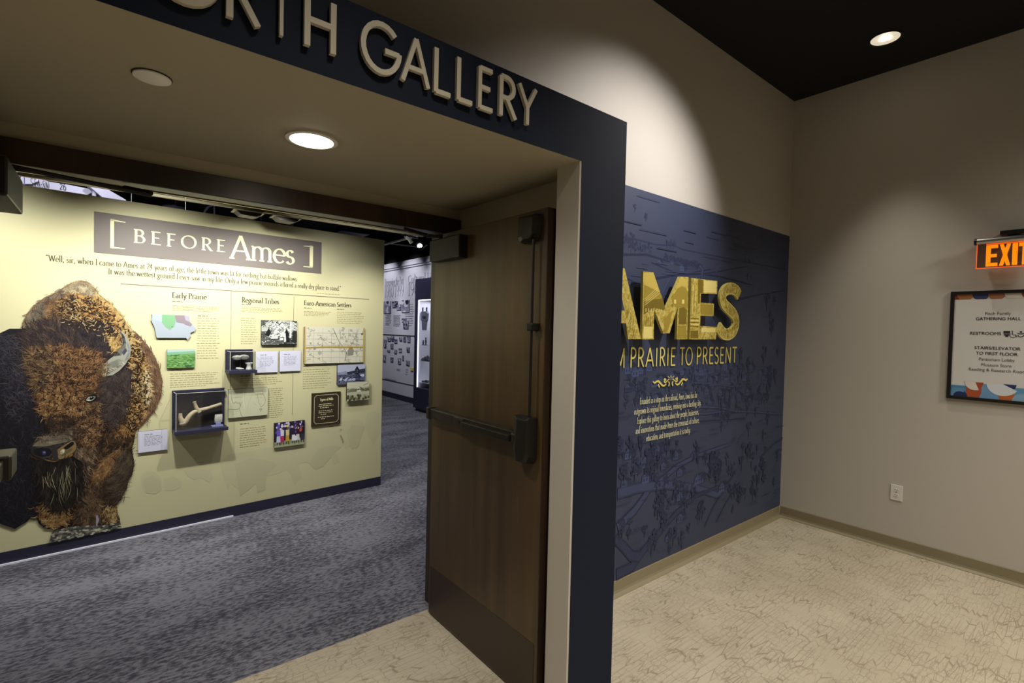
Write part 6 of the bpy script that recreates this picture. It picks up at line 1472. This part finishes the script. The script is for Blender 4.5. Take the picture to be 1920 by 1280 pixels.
gd = thing('child_garment', (4.66, 8.41, 1.545), 'grey bibbed garment with two shoulder straps on the top shelf of the lit cabinet', 'clothing')
GF = Fr((4.65, 0, 0), (0, -1, 0), (-1, 0, 0))
g0 = -8.41
b = MB(); b.prism(GF, [(g0-.11, 1.72), (g0-.14, 1.86), (g0-.09, 1.90), (g0+.09, 1.90), (g0+.14, 1.86), (g0+.11, 1.72)], -.03, .01); b.prism(GF, [(g0-.06, 1.545), (g0-.09, 1.72), (g0+.09, 1.72), (g0+.06, 1.545)], -.03, .008); b.build('bodice', mat('grey_cloth', '6f6f80', .9), gd, bevel=.006)
for u in (g0-.08, g0+.07):
    b = MB(); b.strip(GF, [(u, 1.88), (u-.008, 1.96), (u+.012, 1.975), (u+.02, 1.88)], .014, -.015, None, .012); b.build('strap', M['case_navy'], gd)
b = MB(); b.box(GF, g0-.04, g0+.08, 1.77, 1.81, .01, .015); b.build('pocket_flap', mat('dark_cloth', '33334a', .9), gd)
for y, h, lab in ((8.46, .10, 'small dark figurine at the far end of the second cabinet shelf'), (8.36, .16, 'taller dark figurine on the second cabinet shelf')):
    fg = thing('figurine', (4.67, y, 1.26), lab, 'figurine')
    b = MB(); b.lathe((4.67, y, 1.26), [(0, 0), (.026, 0), (.026, .01), (.012, .02), (.02, h*.55), (.010, h*.72), (.018, h*.86), (0, h)], 12); b.build('body', mat('pewter', '44444e', .5), fg, smooth=True)
for k, (y, h, l) in enumerate(((8.515, .05, 'flat'), (8.425, .085, 'humped'), (8.335, .11, 'tall'), (8.245, .06, 'wide'))):
    rk = thing('mineral_lump', (4.70, y, .966), l + ' dark lump in the heap on the third cabinet shelf', 'rock')
    b = MB(); rr = random.Random(k+3)
    b.lathe((4.70, y, .966), [(0, 0), (.036, 0), (.040, h*.3), (.028, h*.8), (0, h)], 9)
    b.v = [(x+rr.uniform(-.005, .005), y_+rr.uniform(-.005, .005), max(.966, z+rr.uniform(-.008, .008))) for x, y_, z in b.v]
    b.build('stone', mat('dark_mineral', '36363f', .6), rk)
for y, l in ((8.46, 'first'), (8.40, 'second'), (8.34, 'third'), (8.28, 'fourth')):
    sp = thing('small_box', (4.68, y, .558), 'tiny dark box on the bottom cabinet shelf, %s from the far end' % l, 'box', 'small boxes on the bottom cabinet shelf')
    b = MB(); b.bx(4.66, 4.70, y-.018, y+.018, .558, .558+.03+.02*(y < 8.38)); b.build('box', mat('box_dark', '50505e', .7), sp, bevel=.004)

# ------------------------------------------------------------------ lighting tracks and what hangs in the dark gallery
tk = thing('lighting_track', (0.9, 4.10, 2.43), 'long pale lighting track running above the sage partition', 'track')
b = MB(); b.bx(-.7, 2.24, 4.088, 4.112, 2.424, 2.440); b.build('rail', M['track'], tk)
for x in (-.4, 1.5):
    b = MB(); b.tube([(x, 4.1, 2.44), (x, 4.1, 3.9)], .004, 6); b.build('drop_rod', M['blackp'], tk)
tk2 = thing('lighting_track', (2.20, 5.6, 2.43), 'shorter lighting track running away toward the far wall', 'track')
b = MB(); b.bx(2.185, 2.205, 4.12, 9.0, 2.424, 2.438); b.build('rail', M['alu'], tk2)
for y in (5.0, 8.3):
    b = MB(); b.tube([(2.195, y, 2.438), (2.195, y, 3.9)], .004, 6); b.build('drop_rod', M['blackp'], tk2)
for k, (x, lab) in enumerate(((.80, 'flat wall-washer lamp on the long track, left of its twin'), (1.06, 'flat wall-washer lamp on the long track, right of its twin'))):
    ww = thing('track_light', (x, 4.1, 2.42), lab, 'track light', 'wall washers on the long track')
    b = MB(); F_ = Fr((0, 4.1, 0), (1, 0, 0), (0, -1, 0))
    b.prism(F_, [(x-.085, 2.404), (x-.055, 2.378), (x+.045, 2.374), (x+.075, 2.388), (x+.085, 2.404)], -.06, .06); b.build('housing', M['bronze'], ww, bevel=.003)
    b = MB(); b.box(F_, x-.10, x+.10, 2.404, 2.412, -.065, .065); b.build('cover', M['track'], ww)
    b = MB(); b.box(F_, x-.03, x+.03, 2.412, 2.424, -.015, .015); b.build('adapter', M['blackp'], ww)
sp_ = thing('track_light', (2.06, 4.1, 2.40), 'small pale spotlight hanging near the end of the long track', 'track light')
b = MB(); b.bx(2.05, 2.07, 4.09, 4.11, 2.395, 2.424); b.build('adapter', M['blackp'], sp_)
b = MB(); b.tube([(2.06, 4.08, 2.395), (2.085, 4.06, 2.375), (2.10, 4.05, 2.345)], [.013, .016, .018], 12); b.build('head', M['alu'], sp_, smooth=True)
b = MB(); b.tube([(2.09, 4.1, 2.41), (2.19, 4.1, 2.405)], .009, 8); b.build('arm', M['alu'], sp_)
q = [(2.478,2.427),(2.429,2.485),(2.558,2.42),(2.607,2.459)]
hl = thing('track_light', (q[0][0], 4.6, q[0][1]), 'lit round spotlight glowing by the top corner of the open door', 'track light')
hx, hz = q[0]
b = MB(); b.tube([(hx+.02, 4.68, hz+.02), (hx, 4.60, hz)], [.026, .032], 16); b.build('head', M['blackp'], hl, smooth=True)
dv = (Vector((0, 0, 1.6)) - Vector((hx, 4.6, hz))); dv = Vector((-.12, -.75, -.55)).normalized()
b = MB(); b.lathe((hx-.001, 4.598, hz), [(0, .004), (.024, .003)], 16, tuple(dv)); tag(b.build('lamp', M['head_lit'], hl), 'glowing lamp face')
b = MB(); b.tube([(hx+.03, 4.66, hz+.02), (q[2][0], 4.68, q[2][1]+.01), (2.195, 4.70, 2.426)], .006, 6); b.tube([(q[2][0], 4.68, q[2][1]), (q[3][0], 4.68, q[3][1])], .009, 6); b.build('arm', M['alu'], hl)

hr = thing('hanging_rail', (1.6, 8.0, 3.2), 'dark rail with thin grey drop rods hanging beyond the partition', 'rail')
b = MB(); b.bx(.6, 3.0, 7.99, 8.01, 3.24, 3.26); b.build('rail', M['blackp'], hr)
for q in ([(1.145,3.17),(1.146,3.039)], [(1.501,3.118),(1.502,3.005)], [(1.73,3.177),(1.738,3.009)], [(2.163,3.143),(2.173,2.977)]):
    b = MB(); b.tube([(q[0][0], 8.0, 3.24), (q[0][0], 8.0, 2.6)], .012, 6); b.build('drop_rod', mat('grey_conduit', '8a8a98', .5), hr)
q = [(1.12,3.202),(1.069,3.172),(1.032,3.108),(1.014,3.047)]
b = MB(); b.tube([(u, 8.0, z) for u, z in q], .014, 6); b.build('curved_pipe', mat('grey_conduit', '8a8a98', .5), hr)
q = [(u*1.05, 1.6+(z-1.6)*1.05) for u, z in [(0.6815,3.12),(0.8112,3.22)]]
pl_ = thing('pendant_dome', (q[0][0], 8.4, q[0][1]), 'grey dome fitting hanging in the dark above the partition', 'pendant')
b = MB(); b.lathe((q[0][0], 8.4, q[0][1]-.10), [(.17, -.1), (.165, .04), (.13, .085), (.03, .10), (.02, .12)], 20); b.build('dome', mat('grey_dome', '7a7888', .5), pl_, smooth=True)
b = MB(); b.tube([(q[0][0]+.02, 8.4, q[0][1]), (q[0][0]+.05, 8.4, 3.9)], .015, 6); b.build('stem', M['blackp'], pl_)
q = [(2.906,3.205),(3.405,3.209),(3.389,3.11),(2.907,3.112)]
av = thing('air_vent', (q[0][0], 8.0, q[2][1]), 'dark grey air diffuser high behind the partition', 'vent')
F8 = Fr((0, 8.0, 0), (1, 0, 0), (0, -1, 0))
b = MB(); b.prism(F8, q, -.3, 0); b.build('duct', mat('charcoal_metal', '26252c', .5), av)
for k in range(9):
    t = (k+.5)/9; u = q[0][0]+(q[1][0]-q[0][0])*t; za = q[3][1]+(q[2][1]-q[3][1])*t; zb_ = q[0][1]+(q[1][1]-q[0][1])*t
    b = MB(); b.rect(F8, u-.008, za+.02, u+.008, zb_-.02, .004); b.build('slat', mat('slat_grey', '3a3942', .5), av)

# ------------------------------------------------------------------ white light aircraft hanging behind the partition
ap = thing('hanging_airplane', (-.1, 6.6, 2.7), 'white light aircraft hung behind the partition, lettered along its side', 'airplane')
FY = Fr((0, 6.6, 0), (1, 0, 0), (0, -1, 0))
b = MB(); b.prism(FY, [(-0.7351,2.965),(-0.6432,2.955),(-0.549,2.95),(-0.4373,2.917),(-0.291,2.915),(-0.1512,2.906),(-0.0564,2.855),(-0.2112,2.674),(-0.5563,2.642),(-0.7353,2.661)], -.5, 0); b.build('fuselage', M['plane'], ap, bevel=.01)
b = MB(); b.prism(FY, [(-0.1594,2.925),(-0.0567,2.94),(0.1486,2.827),(0.1489,2.75),(0.0153,2.765)], -.9, .10); b.build('wing', M['plane'], ap, bevel=.006)
b = MB(); b.prism(FY, [(-0.693,2.959),(-0.6396,2.95),(-0.6289,2.918),(-0.6504,2.844),(-0.6789,2.858)], 0, .06); tag(b.build('tail_fin', M['plane2'], ap), 'violet-grey shaded fin')
b = MB(); b.prism(FY, [(-0.6361,2.936),(-0.5417,2.946),(-0.5047,2.903),(-0.5563,2.863),(-0.6361,2.847)], 0, .03); tag(b.build('side_window', mat('bright_window', 'e6e2f6', .3), ap), 'bright white panel')
b = MB(); b.rect(FY, [(-0.6091,2.892)][0][0], [(-0.6073,2.843)][0][1], [(-0.6019,2.894)][0][0], [(-0.6073,2.942)][0][1], .032); b.build('window_post', M['plane2'], ap)
b = MB(); q = [(-0.106,2.83),(-0.098,2.911)]; b.tube([FY.p(q[0][0], q[0][1]-.1, .05), FY.p(q[1][0], q[1][1], .05)], .02, 8); b.build('strut', M['plane'], ap)
b = MB(); b.poly(FY, [(-0.1713,2.828),(-0.1144,2.876),(-0.0564,2.833),(-0.1141,2.791)], .101 if False else .002); tag(b.build('cabin_glass', M['dark_in'], ap), 'dark cabin glass')
b = MB(); q = [(-0.5637,2.841),(-0.4372,2.83),(-0.3609,2.855),(-0.3144,2.854)]
write(b, FY, 'STA\u00b7SN', q[0][0], q[1][0], q[0][1], .075, .032, thick=.13, serif=False, space=.12, v1=q[1][1])
write(b, FY, '26', q[2][0], q[3][0], q[2][1], .06, .004, thick=.16, serif=False, space=.12, v1=q[3][1])
tag(b.build('lettering', M['inkblack'], ap), 'dark registration lettering', kind='stuff')
b = MB(); b.tube([(.2, 6.8, 2.75), (.2, 6.8, 3.9)], .004, 6); b.tube([(.7, 6.9, 2.75), (.7, 6.9, 3.9)], .004, 6); b.build('hanging_wire', M['alu'], ap)
